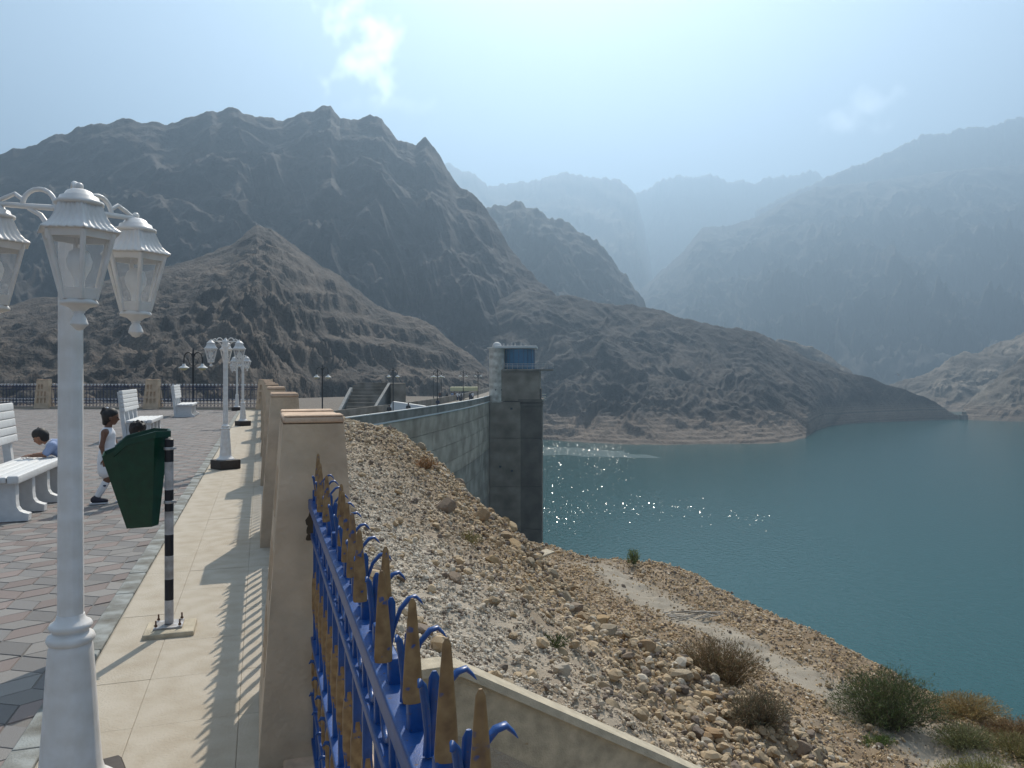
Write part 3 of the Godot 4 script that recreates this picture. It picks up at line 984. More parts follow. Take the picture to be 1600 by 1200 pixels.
# ---------------------------------------------------------------- plaza
const EDGE := 0.215  # the fence line
func paving() -> void:
	var base := Shape.new()
	base.prism(PackedVector2Array([Vector2(0.45, -12), Vector2(0.45, 39.2), Vector2(-31.0, 53.4), Vector2(-42, 53.4), Vector2(-42, -12)]), 5.0, Transform3D(Basis(Vector3.RIGHT, -PI / 2), Vector3(0, -2.545, 0)))
	struct("plaza_base", base, M.joint)
	# kerb and path
	var kerb := Node3D.new()
	kerb.name = "kerb"
	add_child(kerb)
	kerb.set_meta("kind", "structure")
	var ks := []
	for i in 3:
		var s := Shape.new()
		s.box(Vector3.ZERO, Vector3(0.128, 0.1, 0.606), Basis(), 0.007)
		ks.append(s.mesh())
	for i in 62:
		var o := obj("kerb_stone", ks[i % 3], M.kerb, kerb)
		o.position = Vector3(-0.949 + rng.randfn() * 0.0015, -0.040 + rng.randfn() * 0.002, -1.0 - i * 0.614)
		o.rotation.y = rng.randfn() * 0.003
	var sand := Shape.new()
	sand = Shape.new()
	sand.prism(PackedVector2Array([Vector2(-1.0, -6), Vector2(-1.0, 38.4), Vector2(-31.0, 52.1), Vector2(-41, 52.1), Vector2(-41, -6)]), 0.05, Transform3D(Basis(Vector3.RIGHT, -PI / 2), Vector3(0, -0.037, 0)))
	struct("joint_sand", sand, M.joint)
	var path := Node3D.new()
	path.name = "path"
	add_child(path)
	path.set_meta("kind", "structure")
	var bed := Shape.new()
	bed.box(Vector3(-0.215, -0.0305, -13.6), Vector3(1.33, 0.055, 50.2))
	obj("mortar_bed", bed, M.mortar, path)
	var widths := [0.318, 0.455, 0.535]
	for row in 64:
		var x := -0.872
		for k in 3:
			var s := Shape.new()
			s.box(Vector3.ZERO, Vector3(widths[k] - 0.002, 0.06, 0.588), Basis(), 0.0012)
			var sl: StandardMaterial3D = M.slab
			var o := obj("path_slab", s, sl, path)
			o.position = Vector3(x + widths[k] / 2.0, -0.030 + rng.randf() * 0.002, -0.6 - row * 0.59)
			o.rotation = Vector3(rng.randfn() * 0.001, 0, rng.randfn() * 0.001)
			x += widths[k]
	# rhombic pavers, three to a hexagon
	var a := 0.215
	var d := [Vector3(cos(PI / 6), 0, 0.5) * a, Vector3(0, 0, -1) * a, Vector3(-cos(PI / 6), 0, 0.5) * a]
	var paver := Shape.new()
	var half := [(d[0] + d[1]) * 0.5, (d[0] - d[1]) * 0.5]
	var ring := []
	for e in [half[0], half[1], -half[0], -half[1]]:
		ring.append(e)
	var q := []
	for e in [[-0.06, 0.972], [-0.006, 0.972], [0.0, 0.938]]:
		for p in ring:
			q.append(p * e[1] + Vector3(0, e[0], 0))
	for i in 4:
		var j := (i + 1) % 4
		var mid: Vector3 = (ring[i] + ring[j]) * 0.5
		paver.face([q[i], q[j], q[4 + j], q[4 + i]], mid)
		paver.face([q[4 + i], q[4 + j], q[8 + j], q[8 + i]], mid + Vector3.UP * 0.1)
	paver.face([q[8], q[9], q[10], q[11]], Vector3.UP)
	var pm := paver.mesh()
	var field := Node3D.new()
	field.name = "plaza_paving"
	add_child(field)
	field.set_meta("kind", "structure")
	var tones := [Color(0.232, 0.222, 0.215), Color(0.282, 0.228, 0.208), Color(0.295, 0.278, 0.26)]
	var mats := []
	for k in 3:
		for i in 4:
			var m: StandardMaterial3D = M.paver.duplicate()
			m.albedo_color = (tones[k] * [0.88, 0.96, 1.04, 1.12][i]).linear_to_srgb()
			mats.append(m)
	var all := []
	var l1: Vector3 = d[0] - d[1]
	var l2: Vector3 = d[1] - d[2]
	for i in range(-220, 220):
		for j in range(-260, 260):
			var c := l1 * i + l2 * j
			if c.x > -0.8 or c.x < -26.0 or c.z > -1.4 or c.z < -52.0 or c.z < -38.6 + (c.x - 0.2) * 0.456:
				continue
			for k in 3:
				var m: Vector3 = c + (d[k] + d[(k + 1) % 3]) * 0.5
				var xc := 0.9505 * m.x + 0.3107 * m.z
				var dd := 0.3107 * m.x - 0.9505 * m.z
				if m.x > -1.02 or dd < 1.5 or xc < -dd * 0.74 - 1.2:
					continue
				all.append([m.x * m.x + m.z * m.z, m, k])
	all.sort_custom(func(u, w): return u[0] < w[0])
	var places := []
	var tints := []
	for i in all.size():
		var m: Vector3 = all[i][1] + Vector3(0, rng.randfn() * 0.0012 - 0.006, 0)
		var b := Basis(Vector3.UP, TAU / 3.0 * all[i][2]) * Basis.from_euler(Vector3(rng.randfn() * 0.004, 0, rng.randfn() * 0.004))
		var k: int = all[i][2]
		if rng.randf() < 0.10:
			k = rng.randi() % 3
		if i < 300:
			var o := obj("paver", pm, mats[k * 4 + rng.randi() % 4], field)
			o.transform = Transform3D(b, m)
		else:
			places.append(Transform3D(b, m))
			tints.append(tones[k] * rng.randf_range(0.87, 1.13))
	scatter("paver_field", pm, M.paver, places, tints, field)

func frustum_panel(s: Shape, c: Array, slots: bool) -> void:  # one broad face of a pillar: c = bottom near, bottom far, top far, top near
	var us := [0.0, 1.0]
	var vs := [0.0, 1.0]
	if slots:
		us = [0.0, 0.16, 0.32, 0.42, 0.58, 0.68, 0.84, 1.0]
		vs = [0.0, 0.20, 0.36, 0.44, 0.60, 0.68, 0.84, 1.0]
	var n: Vector3 = (c[1] - c[0]).cross(c[3] - c[0]).normalized()
	if n.x * c[0].x < 0.0:
		n = -n
	var at := func(u: float, w: float) -> Vector3: return (c[0] as Vector3).lerp(c[1], u).lerp((c[3] as Vector3).lerp(c[2], u), w)
	for i in us.size() - 1:
		for j in vs.size() - 1:
			var q := [at.call(us[i], vs[j]), at.call(us[i + 1], vs[j]), at.call(us[i + 1], vs[j + 1]), at.call(us[i], vs[j + 1])]
			var open: bool = slots and i % 2 == 1 and j % 2 == 1 and not (j == 5 and i == 1)
			if not open:
				s.face(q, n)
				continue
			var b := []
			var m := Vector3.ZERO
			for e in q:
				b.append(e - n * 0.055)
				m += e / 4.0
			s.face(b, n)
			for e in 4:
				s.face([q[e], q[(e + 1) % 4], b[(e + 1) % 4], b[e]], m - (q[e] + q[(e + 1) % 4]) * 0.5)

func make_pillar(called: String, label: String, at: Vector3, turn: float, group: String) -> Node3D:
	var t := thing(called, label, "pillar", at, turn, group)
	var h := 1.395
	var s := Shape.new()
	var b := Vector2(0.225, 0.40)
	var u := Vector2(0.125, 0.30)
	var lo := [Vector3(-b.x, 0, b.y), Vector3(b.x, 0, b.y), Vector3(b.x, 0, -b.y), Vector3(-b.x, 0, -b.y)]
	var hi := [Vector3(-u.x, h, u.y), Vector3(u.x, h, u.y), Vector3(u.x, h, -u.y), Vector3(-u.x, h, -u.y)]
	s.face([lo[0], lo[1], hi[1], hi[0]], Vector3(0, 0, 1))
	s.face([lo[2], lo[3], hi[3], hi[2]], Vector3(0, 0, -1))
	frustum_panel(s, [lo[0], lo[3], hi[3], hi[0]], true)
	frustum_panel(s, [lo[1], lo[2], hi[2], hi[1]], true)
	obj("shaft", s, M.plaster, t)
	s = Shape.new()
	s.box(Vector3(0, h + 0.016, 0), Vector3(0.253, 0.028, 0.606), Basis(), 0.007)
	for z in [-0.235, 0.235]:
		s.box(Vector3(0, h + 0.0335, z), Vector3(0.246, 0.011, 0.13), Basis(), 0.005)
	obj("cap", s, M.plaster_cap, t)
	return t

func lance() -> Shape:
	var s := Shape.new()
	s.tube([Vector3(0, 1.126, 0), Vector3(0, 1.133, 0), Vector3(0, 1.18, 0), Vector3(0, 1.245, 0), Vector3(0, 1.270, 0), Vector3(0, 1.277, 0)], [0.0145, 0.0156, 0.0128, 0.0078, 0.0056, 0.002], 12, Vector2(0.6, 1.0), true, Vector3.RIGHT)
	return s

func fleur() -> Shape:
	var s := Shape.new()
	s.tube([Vector3(0, 1.088, 0.0), Vector3(0.002, 1.13, 0.002), Vector3(0.005, 1.165, 0.006), Vector3(0.006, 1.195, 0.008), Vector3(0.006, 1.204, 0.008)], [0.0085, 0.0085, 0.0092, 0.0078, 0.003], 9, Vector2(0.7, 1.0), true, Vector3.RIGHT)
	s.tube([Vector3(-0.002, 1.09, 0.004), Vector3(-0.004, 1.13, 0.012), Vector3(-0.008, 1.165, 0.018), Vector3(-0.012, 1.19, 0.022), Vector3(-0.016, 1.198, 0.026), Vector3(-0.019, 1.192, 0.029)], [0.006, 0.007, 0.0078, 0.0075, 0.006, 0.002], 9, Vector2(0.75, 1.0))
	s.tube([Vector3(0.004, 1.10, 0), Vector3(0.012, 1.145, 0), Vector3(0.024, 1.178, 0), Vector3(0.040, 1.196, 0), Vector3(0.052, 1.199, 0), Vector3(0.061, 1.190, 0), Vector3(0.067, 1.182, 0)], [0.0055, 0.0065, 0.0072, 0.0078, 0.0075, 0.0045, 0.001], 9, Vector2(1.0, 0.55))
	return s

func ring(at: Vector3, r: float, w: float) -> Shape:
	var s := Shape.new()
	var path := []
	for i in 15:
		var a := TAU * i / 14.0
		path.append(at + Vector3(0, sin(a) * r, cos(a) * r))
	s.tube(path, [w], 5, Vector2.ONE, false, Vector3.RIGHT)
	return s

# A fence panel along -z from the origin. Near panels have every bar, lance and fleur as a part; far ones join what is a pixel wide.
func make_fence(label: String, at: Vector3, length: float, turn: float, near: bool, group: String) -> Node3D:
	var t := thing("fence_panel", label, "fence", at, turn, group)
	var n := int(length / 0.18)
	var pad := (length - n * 0.18) / 2.0
	var top := Shape.new()
	top.box(Vector3(0, 1.064, -length / 2), Vector3(0.055, 0.042, length), Basis(), 0.004)
	obj("top_rail", top, M.blue if near else M.cloth_navy, t)
	var blue: Material = M.blue if near else M.far_blue
	for y in [0.93, 0.50, 0.27, 0.09]:
		var r := Shape.new()
		r.box(Vector3(0, y, -length / 2), Vector3(0.036, 0.022, length), Basis(), 0.003)
		obj("rail", r, blue, t)
	var bar := Shape.new()
	bar.box(Vector3(0, 0.585, 0), Vector3(0.02, 1.06, 0.02), Basis(), 0.002)
	var collar := Shape.new()
	collar.tube([Vector3(0, 0.60, 0), Vector3(0, 0.64, 0), Vector3(0, 0.74, 0), Vector3(0, 0.79, 0)], [0.011, 0.0165, 0.0165, 0.011], 8)
	var cup := Shape.new()
	cup.tube([Vector3(0, 0.30, 0), Vector3(0, 0.33, 0), Vector3(0, 0.44, 0), Vector3(0, 0.47, 0)], [0.011, 0.018, 0.018, 0.011], 8)
	var sleeve := Shape.new()
	sleeve.box(Vector3(0, 1.105, 0), Vector3(0.025, 0.046, 0.025), Basis(), 0.003)
	var rings := Shape.new()
	rings.add(ring(Vector3(0, 0.998, 0.09), 0.05, 0.007))
	rings.add(ring(Vector3(0, 0.385, 0.09), 0.066, 0.007))
	rings.add(ring(Vector3(0, 0.18, 0.09), 0.06, 0.007))
	var leafy := Shape.new()
	var big := 1.0 if near else 2.2
	for y in [0.30, 0.43]:
		for sx in [-1, 1]:
			leafy.tube([Vector3(0, y, 0.09), Vector3(sx * 0.01, y + 0.02, 0.09) * Vector3(big, 1, 1), Vector3(sx * 0.024, y + 0.024, 0.09) * Vector3(big, 1, 1), Vector3(sx * 0.032, y + 0.014, 0.09) * Vector3(big, 1, 1)], [0.006 * big, 0.008 * big, 0.007 * big, 0.002], 6)
	if not near:
		for sx in [-1, 1]:
			leafy.tube([Vector3(0, 1.12, 0.09), Vector3(sx * 0.03, 1.165, 0.09), Vector3(sx * 0.06, 1.175, 0.09), Vector3(sx * 0.08, 1.155, 0.09)], [0.012, 0.018, 0.016, 0.004], 6)
			for y in [0.30, 0.455, 1.165]:
				leafy.ball(Vector3(sx * 0.05, y + 0.02, 0.09), Vector3(0.026, 0.02, 0.026), 5, 8)
	if near:
		var bm := bar.mesh()
		var cm := collar.mesh()
		var um := cup.mesh()
		var sm := sleeve.mesh()
		var lm := lance().mesh()
		var fm := fleur().mesh()
		var rm := rings.mesh()
		var vm := leafy.mesh()
		for i in n + 1:
			var at_z := -pad - i * 0.18
			var o := obj("bar", bm, blue, t)
			o.position.z = at_z
			obj("collar", cm, M.gold, o)
			obj("lower_collar", um, M.gold, o)
			obj("sleeve", sm, blue, o)
			var l := obj("lance", lm, M.gold, t)
			l.position.z = at_z
			l.rotation = Vector3(rng.randfn() * 0.01, rng.randfn() * 0.08, rng.randfn() * 0.01)
			if i:
				var f := obj("fleur", fm, blue, t)
				f.position.z = at_z + 0.09
				f.rotation.y = rng.randfn() * 0.05
				var rr := obj("ring", rm, blue, t)
				rr.position.z = at_z
				var vv := obj("leaf_scroll", vm, blue, t)
				vv.position.z = at_z
		return t
	var bars := Shape.new()
	var gold := Shape.new()
	var hooks := Shape.new()
	var ll := lance()
	var ff := fleur()
	for i in n + 1:
		var xf := Transform3D(Basis(), Vector3(0, 0, -pad - i * 0.18))
		bars.add(bar, xf)
		bars.add(sleeve, xf)
		gold.add(ll, xf)
		if i:
			var xh := Transform3D(Basis(), Vector3(0, 0, -pad - i * 0.18 + 0.09))
			hooks.add(ff, xh)
			bars.add(rings, xf)
			hooks.add(leafy, xf)
	obj("bars", bars, blue, t).set_meta("kind", "stuff")
	obj("lances", gold, M.far_gold, t).set_meta("kind", "stuff")
	obj("leaf_hooks", hooks, M.far_hook, t).set_meta("kind", "stuff")
	return t

func fences() -> void:
	M.far_blue = mat(Color(0.02, 0.035, 0.09), 0.5)
	M.far_gold = mat(Color(0.1, 0.08, 0.08), 0.5)
	M.far_hook = mat(Color(0.52, 0.55, 0.6), 0.3)
	var ords := ["nearest pillar, large at the frame's middle, with broken plaster at the fence", "second pillar of the fence, just behind the nearest one", "third pillar of the fence from the viewer", "fourth pillar of the fence from the viewer", "fifth pillar of the fence, half hidden behind the fourth", "sixth pillar of the fence along the path", "seventh pillar of the fence along the path", "eighth pillar of the fence, last before the corner"]
	var p0: Node3D
	for i in 8:
		var label: String = "tan tapered plaster " + ords[i]
		if i == 0:
			p0 = make_pillar("fence_pillar", label, Vector3(EDGE, 0, -3.67), 0, "tan pillars of the fence along the path")
		else:
			copy_of(p0, Vector3(EDGE, 0, -3.67 - 4.23 * i), 0, label)
	var patch := rock(5, 2).mesh()
	for q in [[-0.006, 1.02, 0.045], [-0.012, 0.985, 0.05], [-0.010, 0.945, 0.045], [-0.016, 0.915, 0.036], [-0.002, 0.965, 0.05]]:
		var o := obj("broken_plaster", patch, M.patch, p0)
		o.position = Vector3(q[0], q[1], 0.40 - 0.1 * q[1] / 1.395 - 0.003)
		o.basis = Basis.from_euler(Vector3(0, 0, q[1] * 9.0)).scaled(Vector3(q[2], q[2], 0.008))
		o.set_meta("label", "dark broken plaster round the rail")
	# panels along the path
	make_fence("blue fence panel with gold lances and curled hooks, nearest the viewer", Vector3(EDGE, 0, 0.38), 3.70, 0, true, "blue fence panels along the path")
	for i in 7:
		var z := -3.67 - 4.23 * i - 0.36
		make_fence(["blue fence panel between the nearest and the second pillar", "blue fence panel between the second and third pillar", "fence panel between the third and fourth pillar", "fence panel between the fourth and fifth pillar", "fence panel between the fifth and sixth pillar", "fence panel between the sixth and seventh pillar", "fence panel between the seventh and eighth pillar"][i], Vector3(EDGE, 0, z), 3.51, 0, i < 2, "blue fence panels along the path")
	make_fence("fence panel between the eighth pillar and the corner pillar", Vector3(EDGE, 0, -33.64), 4.1, 0, false, "blue fence panels along the path")
	# the far side
	var a := Vector3(EDGE, 0, -38.1)
	var dir := Vector3(-12.5, 0, -5.7).normalized()
	var turn := atan2(-dir.x, -dir.z)
	var far := ["tan corner pillar where the path's fence meets the far fence", "tan pillar with small niches between the benches on the far fence", "tan pillar of the far fence half hidden by the near lamp post", "tan pillar of the far fence hidden behind the near bench", "leftmost tan pillar of the far fence"]
	for i in 5:
		copy_of(p0_clean(p0), a + dir * 5.65 * i, turn, far[i]).set_meta("group", "tan pillars of the far fence")
		if i < 4:
			make_fence(["far fence panel between the corner pillar and the pillar with niches", "far fence panel behind the girl and the middle bench", "far fence panel at the left, dark bars without bright hooks", "leftmost far fence panel behind the near bench"][i], a + dir * (5.65 * i + 0.37), 4.9, turn, false, "dark fence panels along the far side")
	var kerb := Shape.new()
	kerb.box(Vector3(0, 0.03, -13.0), Vector3(0.3, 0.10, 26.0), Basis(), 0.01)
	var k := struct("fence_kerb", kerb, M.mortar)
	k.position = a
	k.rotation.y = turn
	var kb := Shape.new()
	kb.box(Vector3(EDGE + 0.05, -0.005, -14.0), Vector3(0.36, 0.07, 48.0), Basis(), 0.008)
	struct("fence_plinth", kb, M.plaster_cap)

var clean_pillar: Node3D
func p0_clean(p0: Node3D) -> Node3D:
	if clean_pillar == null:
		clean_pillar = get_node("fence_pillar_001")
	return clean_pillar

# ---------------------------------------------------------------- white lamps
func lantern_into(t: Node3D, called: String, at: Vector3, turn: float) -> void:
	var roof := Shape.new()
	var prof := [Vector2(0.104, -0.150), Vector2(0.128, -0.150), Vector2(0.129, -0.143), Vector2(0.112, -0.132), Vector2(0.098, -0.118), Vector2(0.086, -0.098), Vector2(0.077, -0.075), Vector2(0.070, -0.060)]
	roof.lathe(prof, 120, Vector3.ZERO, 6, 0.085, 30)
	roof.lathe([Vector2(0.062, -0.062), Vector2(0.072, -0.059), Vector2(0.072, -0.050), Vector2(0.060, -0.046), Vector2(0.056, -0.034), Vector2(0.044, -0.029), Vector2(0.038, -0.018), Vector2(0.022, -0.010), Vector2(0.0, -0.008)], 24)
	roof.ball(Vector3(0, 0.0, 0), Vector3(0.013, 0.013, 0.013), 6, 10)
	var o := obj(called, roof, M.white, t)
	o.position = at
	o.rotation.y = turn
	var fr := Shape.new()
	var hi := []
	var lo := []
	for i in 6:
		var a := TAU * i / 6.0
		hi.append(Vector3(cos(a) * 0.106, -0.150, sin(a) * 0.106))
		lo.append(Vector3(cos(a) * 0.052, -0.362, sin(a) * 0.052))
		fr.tube([hi[i], lo[i]], [0.0095, 0.0075], 6)
	for i in 6:
		var j := (i + 1) % 6
		var n: Vector3 = (hi[i] + hi[j]) * Vector3(0.5, 0, 0.5)
		n = n.normalized()
		for f in [[0.0, 0.10], [0.84, 1.0]]:
			var q := []
			for e in [[i, f[0]], [j, f[0]], [j, f[1]], [i, f[1]]]:
				q.append((hi[e[0]] as Vector3).lerp(lo[e[0]], e[1]) + n * 0.003)
			var b := []
			for e in q:
				b.append(e - n * 0.006)
			fr.hexa([q[0], q[1], b[1], b[0], q[3], q[2], b[2], b[3]])
	fr.lathe([Vector2(0.012, -0.403), Vector2(0.020, -0.398), Vector2(0.030, -0.388), Vector2(0.054, -0.380), Vector2(0.056, -0.372), Vector2(0.052, -0.366), Vector2(0.046, -0.360)], 24)
	obj("frame", fr, M.white, o)
	for i in 6:
		var j := (i + 1) % 6
		var pn := Shape.new()
		var n: Vector3 = ((hi[i] + hi[j]) * Vector3(0.5, 0, 0.5)).normalized()
		var q := []
		for e in [[i, 0.09], [j, 0.09], [j, 0.85], [i, 0.85]]:
			q.append((hi[e[0]] as Vector3).lerp(lo[e[0]], e[1]) - n * 0.001)
		pn.face(q, n)
		obj("pane", pn, M.pane, o)
	var bulb := Shape.new()
	bulb.lathe([Vector2(0.014, -0.36), Vector2(0.016, -0.30), Vector2(0.022, -0.285), Vector2(0.034, -0.262), Vector2(0.038, -0.238), Vector2(0.030, -0.212), Vector2(0.012, -0.198), Vector2(0.0, -0.196)], 16)
	obj("bulb", bulb, M.bulb, o)
	var fin := Shape.new()
	fin.lathe([Vector2(0.0, -0.462), Vector2(0.012, -0.458), Vector2(0.020, -0.448), Vector2(0.026, -0.444), Vector2(0.026, -0.438), Vector2(0.020, -0.420), Vector2(0.013, -0.408), Vector2(0.017, -0.403), Vector2(0.017, -0.399), Vector2(0.011, -0.396)], 16)
	obj("finial", fin, M.white, o)

func make_white_lamp(label: String, at: Vector3, turn: float) -> Node3D:
	var t := thing("white_lamp", label, "lamp post", at, turn, "white three lantern lamps along the kerb")
	var s := Shape.new()
	s.box(Vector3(0, 0.08, 0), Vector3(0.37, 0.16, 0.37), Basis(), 0.012)
	obj("plinth", s, M.dark_block, t)
	s = Shape.new()
	s.lathe([Vector2(0.150, 0.155), Vector2(0.154, 0.17), Vector2(0.134, 0.186), Vector2(0.108, 0.205), Vector2(0.099, 0.24), Vector2(0.094, 0.30), Vector2(0.089, 0.37), Vector2(0.083, 0.46), Vector2(0.076, 0.58), Vector2(0.070, 0.655), Vector2(0.064, 0.675)], 40, Vector3.ZERO, 0, 0.035, 16)
	obj("base", s, M.white, t)
	s = Shape.new()
	s.lathe([Vector2(0.060, 0.668), Vector2(0.072, 0.674), Vector2(0.077, 0.686), Vector2(0.072, 0.700), Vector2(0.058, 0.706), Vector2(0.056, 0.714), Vector2(0.066, 0.722), Vector2(0.069, 0.732), Vector2(0.064, 0.742), Vector2(0.048, 0.752), Vector2(0.043, 0.77)], 32)
	obj("collar", s, M.white, t)
	s = Shape.new()
	s.lathe([Vector2(0.0415, 0.74), Vector2(0.0395, 1.3), Vector2(0.0385, 1.96), Vector2(0.0385, 2.11)], 36, Vector3.ZERO, 0, 0.04, 12)
	obj("shaft", s, M.white, t)
	s = Shape.new()
	s.lathe([Vector2(0.040, 2.08), Vector2(0.052, 2.09), Vector2(0.054, 2.105), Vector2(0.046, 2.12), Vector2(0.050, 2.18), Vector2(0.046, 2.205), Vector2(0.030, 2.218), Vector2(0.020, 2.226), Vector2(0.020, 2.236), Vector2(0.010, 2.248), Vector2(0.0, 2.252)], 24)
	obj("head", s, M.white, t)
	for i in 3:
		var a := TAU * i / 3.0
		var d := Vector3(cos(a), 0, sin(a))
		var up := Vector3.UP
		s = Shape.new()
		s.tube([d * 0.04 + up * 2.183, d * 0.15 + up * 2.188, d * 0.262 + up * 2.196], [0.011, 0.010, 0.009], 8)
		var arch := []
		for k in 11:
			var f := PI * k / 10.0
			arch.append(d * (0.105 - cos(f) * 0.055) + up * (2.188 + sin(f) * 0.060))
		s.tube(arch, [0.0085], 7)
		s.tube([d * 0.155 + up * 2.208, d * 0.185 + up * 2.230, d * 0.215 + up * 2.216, d * 0.25 + up * 2.200], [0.007, 0.008, 0.008, 0.006], 7)
		s.tube([d * 0.048 + up * 2.098, d * 0.075 + up * 2.123, d * 0.10 + up * 2.158, d * 0.14 + up * 2.180], [0.008, 0.009, 0.009, 0.007], 7)
		obj("arm", s, M.white, t)
		lantern_into(t, "lantern", d * 0.262 + up * 2.206, -a)
	return t

func make_black_lamp(label: String, at: Vector3, turn: float, group: String) -> Node3D:
	var t := thing("black_lamp", label, "lamp post", at, turn, group)
	var s := Shape.new()
	s.lathe([Vector2(0.17, 0), Vector2(0.17, 0.06), Vector2(0.12, 0.12), Vector2(0.10, 0.7), Vector2(0.075, 0.85), Vector2(0.06, 0.9), Vector2(0.055, 5.7), Vector2(0.075, 5.74), Vector2(0.04, 5.8), Vector2(0.05, 5.9), Vector2(0.0, 6.1)], 14)
	obj("pole", s, M.black, t)
	for d in [-1.0, 1.0]:
		s = Shape.new()
		var path := []
		for k in 9:
			var f := PI * k / 8.0
			path.append(Vector3(d * (0.26 - cos(f) * 0.24), 5.45 + sin(f) * 0.36, 0))
		path.append(Vector3(d * 0.5, 5.18, 0))
		s.tube(path, [0.032], 7)
		s.tube([Vector3(d * 0.03, 5.05, 0), Vector3(d * 0.2, 5.2, 0), Vector3(d * 0.3, 5.5, 0)], [0.018], 6)
		obj("arm", s, M.black, t)
		s = Shape.new()
		s.lathe([Vector2(0.27, 4.96), Vector2(0.26, 4.99), Vector2(0.17, 5.05), Vector2(0.10, 5.10), Vector2(0.07, 5.19), Vector2(0.0, 5.2)], 16, Vector3(d * 0.5, 0, 0))
		var sh := obj("shade", s, M.roof, t)
		s = Shape.new()
		s.lathe([Vector2(0.0, 4.84), Vector2(0.14, 4.87), Vector2(0.20, 4.93), Vector2(0.2, 4.97)], 14, Vector3(d * 0.5, 0, 0))
		obj("globe", s, M.cream, sh)
	return t

# ---------------------------------------------------------------- benches and bin
func make_bench(label: String, at: Vector3) -> Node3D:  # long side along z, seat opens towards +x
	var t := thing("white_bench", label, "bench", at, 0, "white concrete benches on the plaza")
	var n := 5
	for i in n:
		var s := Shape.new()
		s.box(Vector3(-0.062 - i * 0.118, 0.465, 0), Vector3(0.113, 0.075 if i else 0.095, 2.3), Basis(), 0.014)
		obj("seat_board", s, M.white_dull, t)
	for i in n:
		var s := Shape.new()
		var y := 0.715 + i * 0.105
		s.box(Vector3(-0.655 - i * 0.012, y + 0.05, 0), Vector3(0.085, 0.101, 2.3), Basis(Vector3.BACK, 0.11), 0.012)
		obj("back_board", s, M.white_dull, t)
	for z in [-0.98, -0.33, 0.33, 0.98]:
		var s := Shape.new()
		s.prism(PackedVector2Array([Vector2(-0.56, 0.43), Vector2(-0.57, 0.2), Vector2(-0.60, 0.06), Vector2(-0.60, 0.0), Vector2(0.06, 0.0), Vector2(0.065, 0.075), Vector2(0.02, 0.088), Vector2(-0.025, 0.11), Vector2(-0.052, 0.155), Vector2(-0.06, 0.22), Vector2(-0.062, 0.43)]), 0.12, Transform3D(Basis(), Vector3(0, 0, z)))
		obj("leg", s, M.white_dull, t)
		s = Shape.new()
		s.hexa([Vector3(-0.66, 0.0, z - 0.05), Vector3(-0.57, 0.0, z - 0.05), Vector3(-0.57, 0.0, z + 0.05), Vector3(-0.66, 0.0, z + 0.05), Vector3(-0.80, 1.2, z - 0.05), Vector3(-0.705, 1.2, z - 0.05), Vector3(-0.705, 1.2, z + 0.05), Vector3(-0.80, 1.2, z + 0.05)])
		obj("back_post", s, M.white_dull, t)
	return t

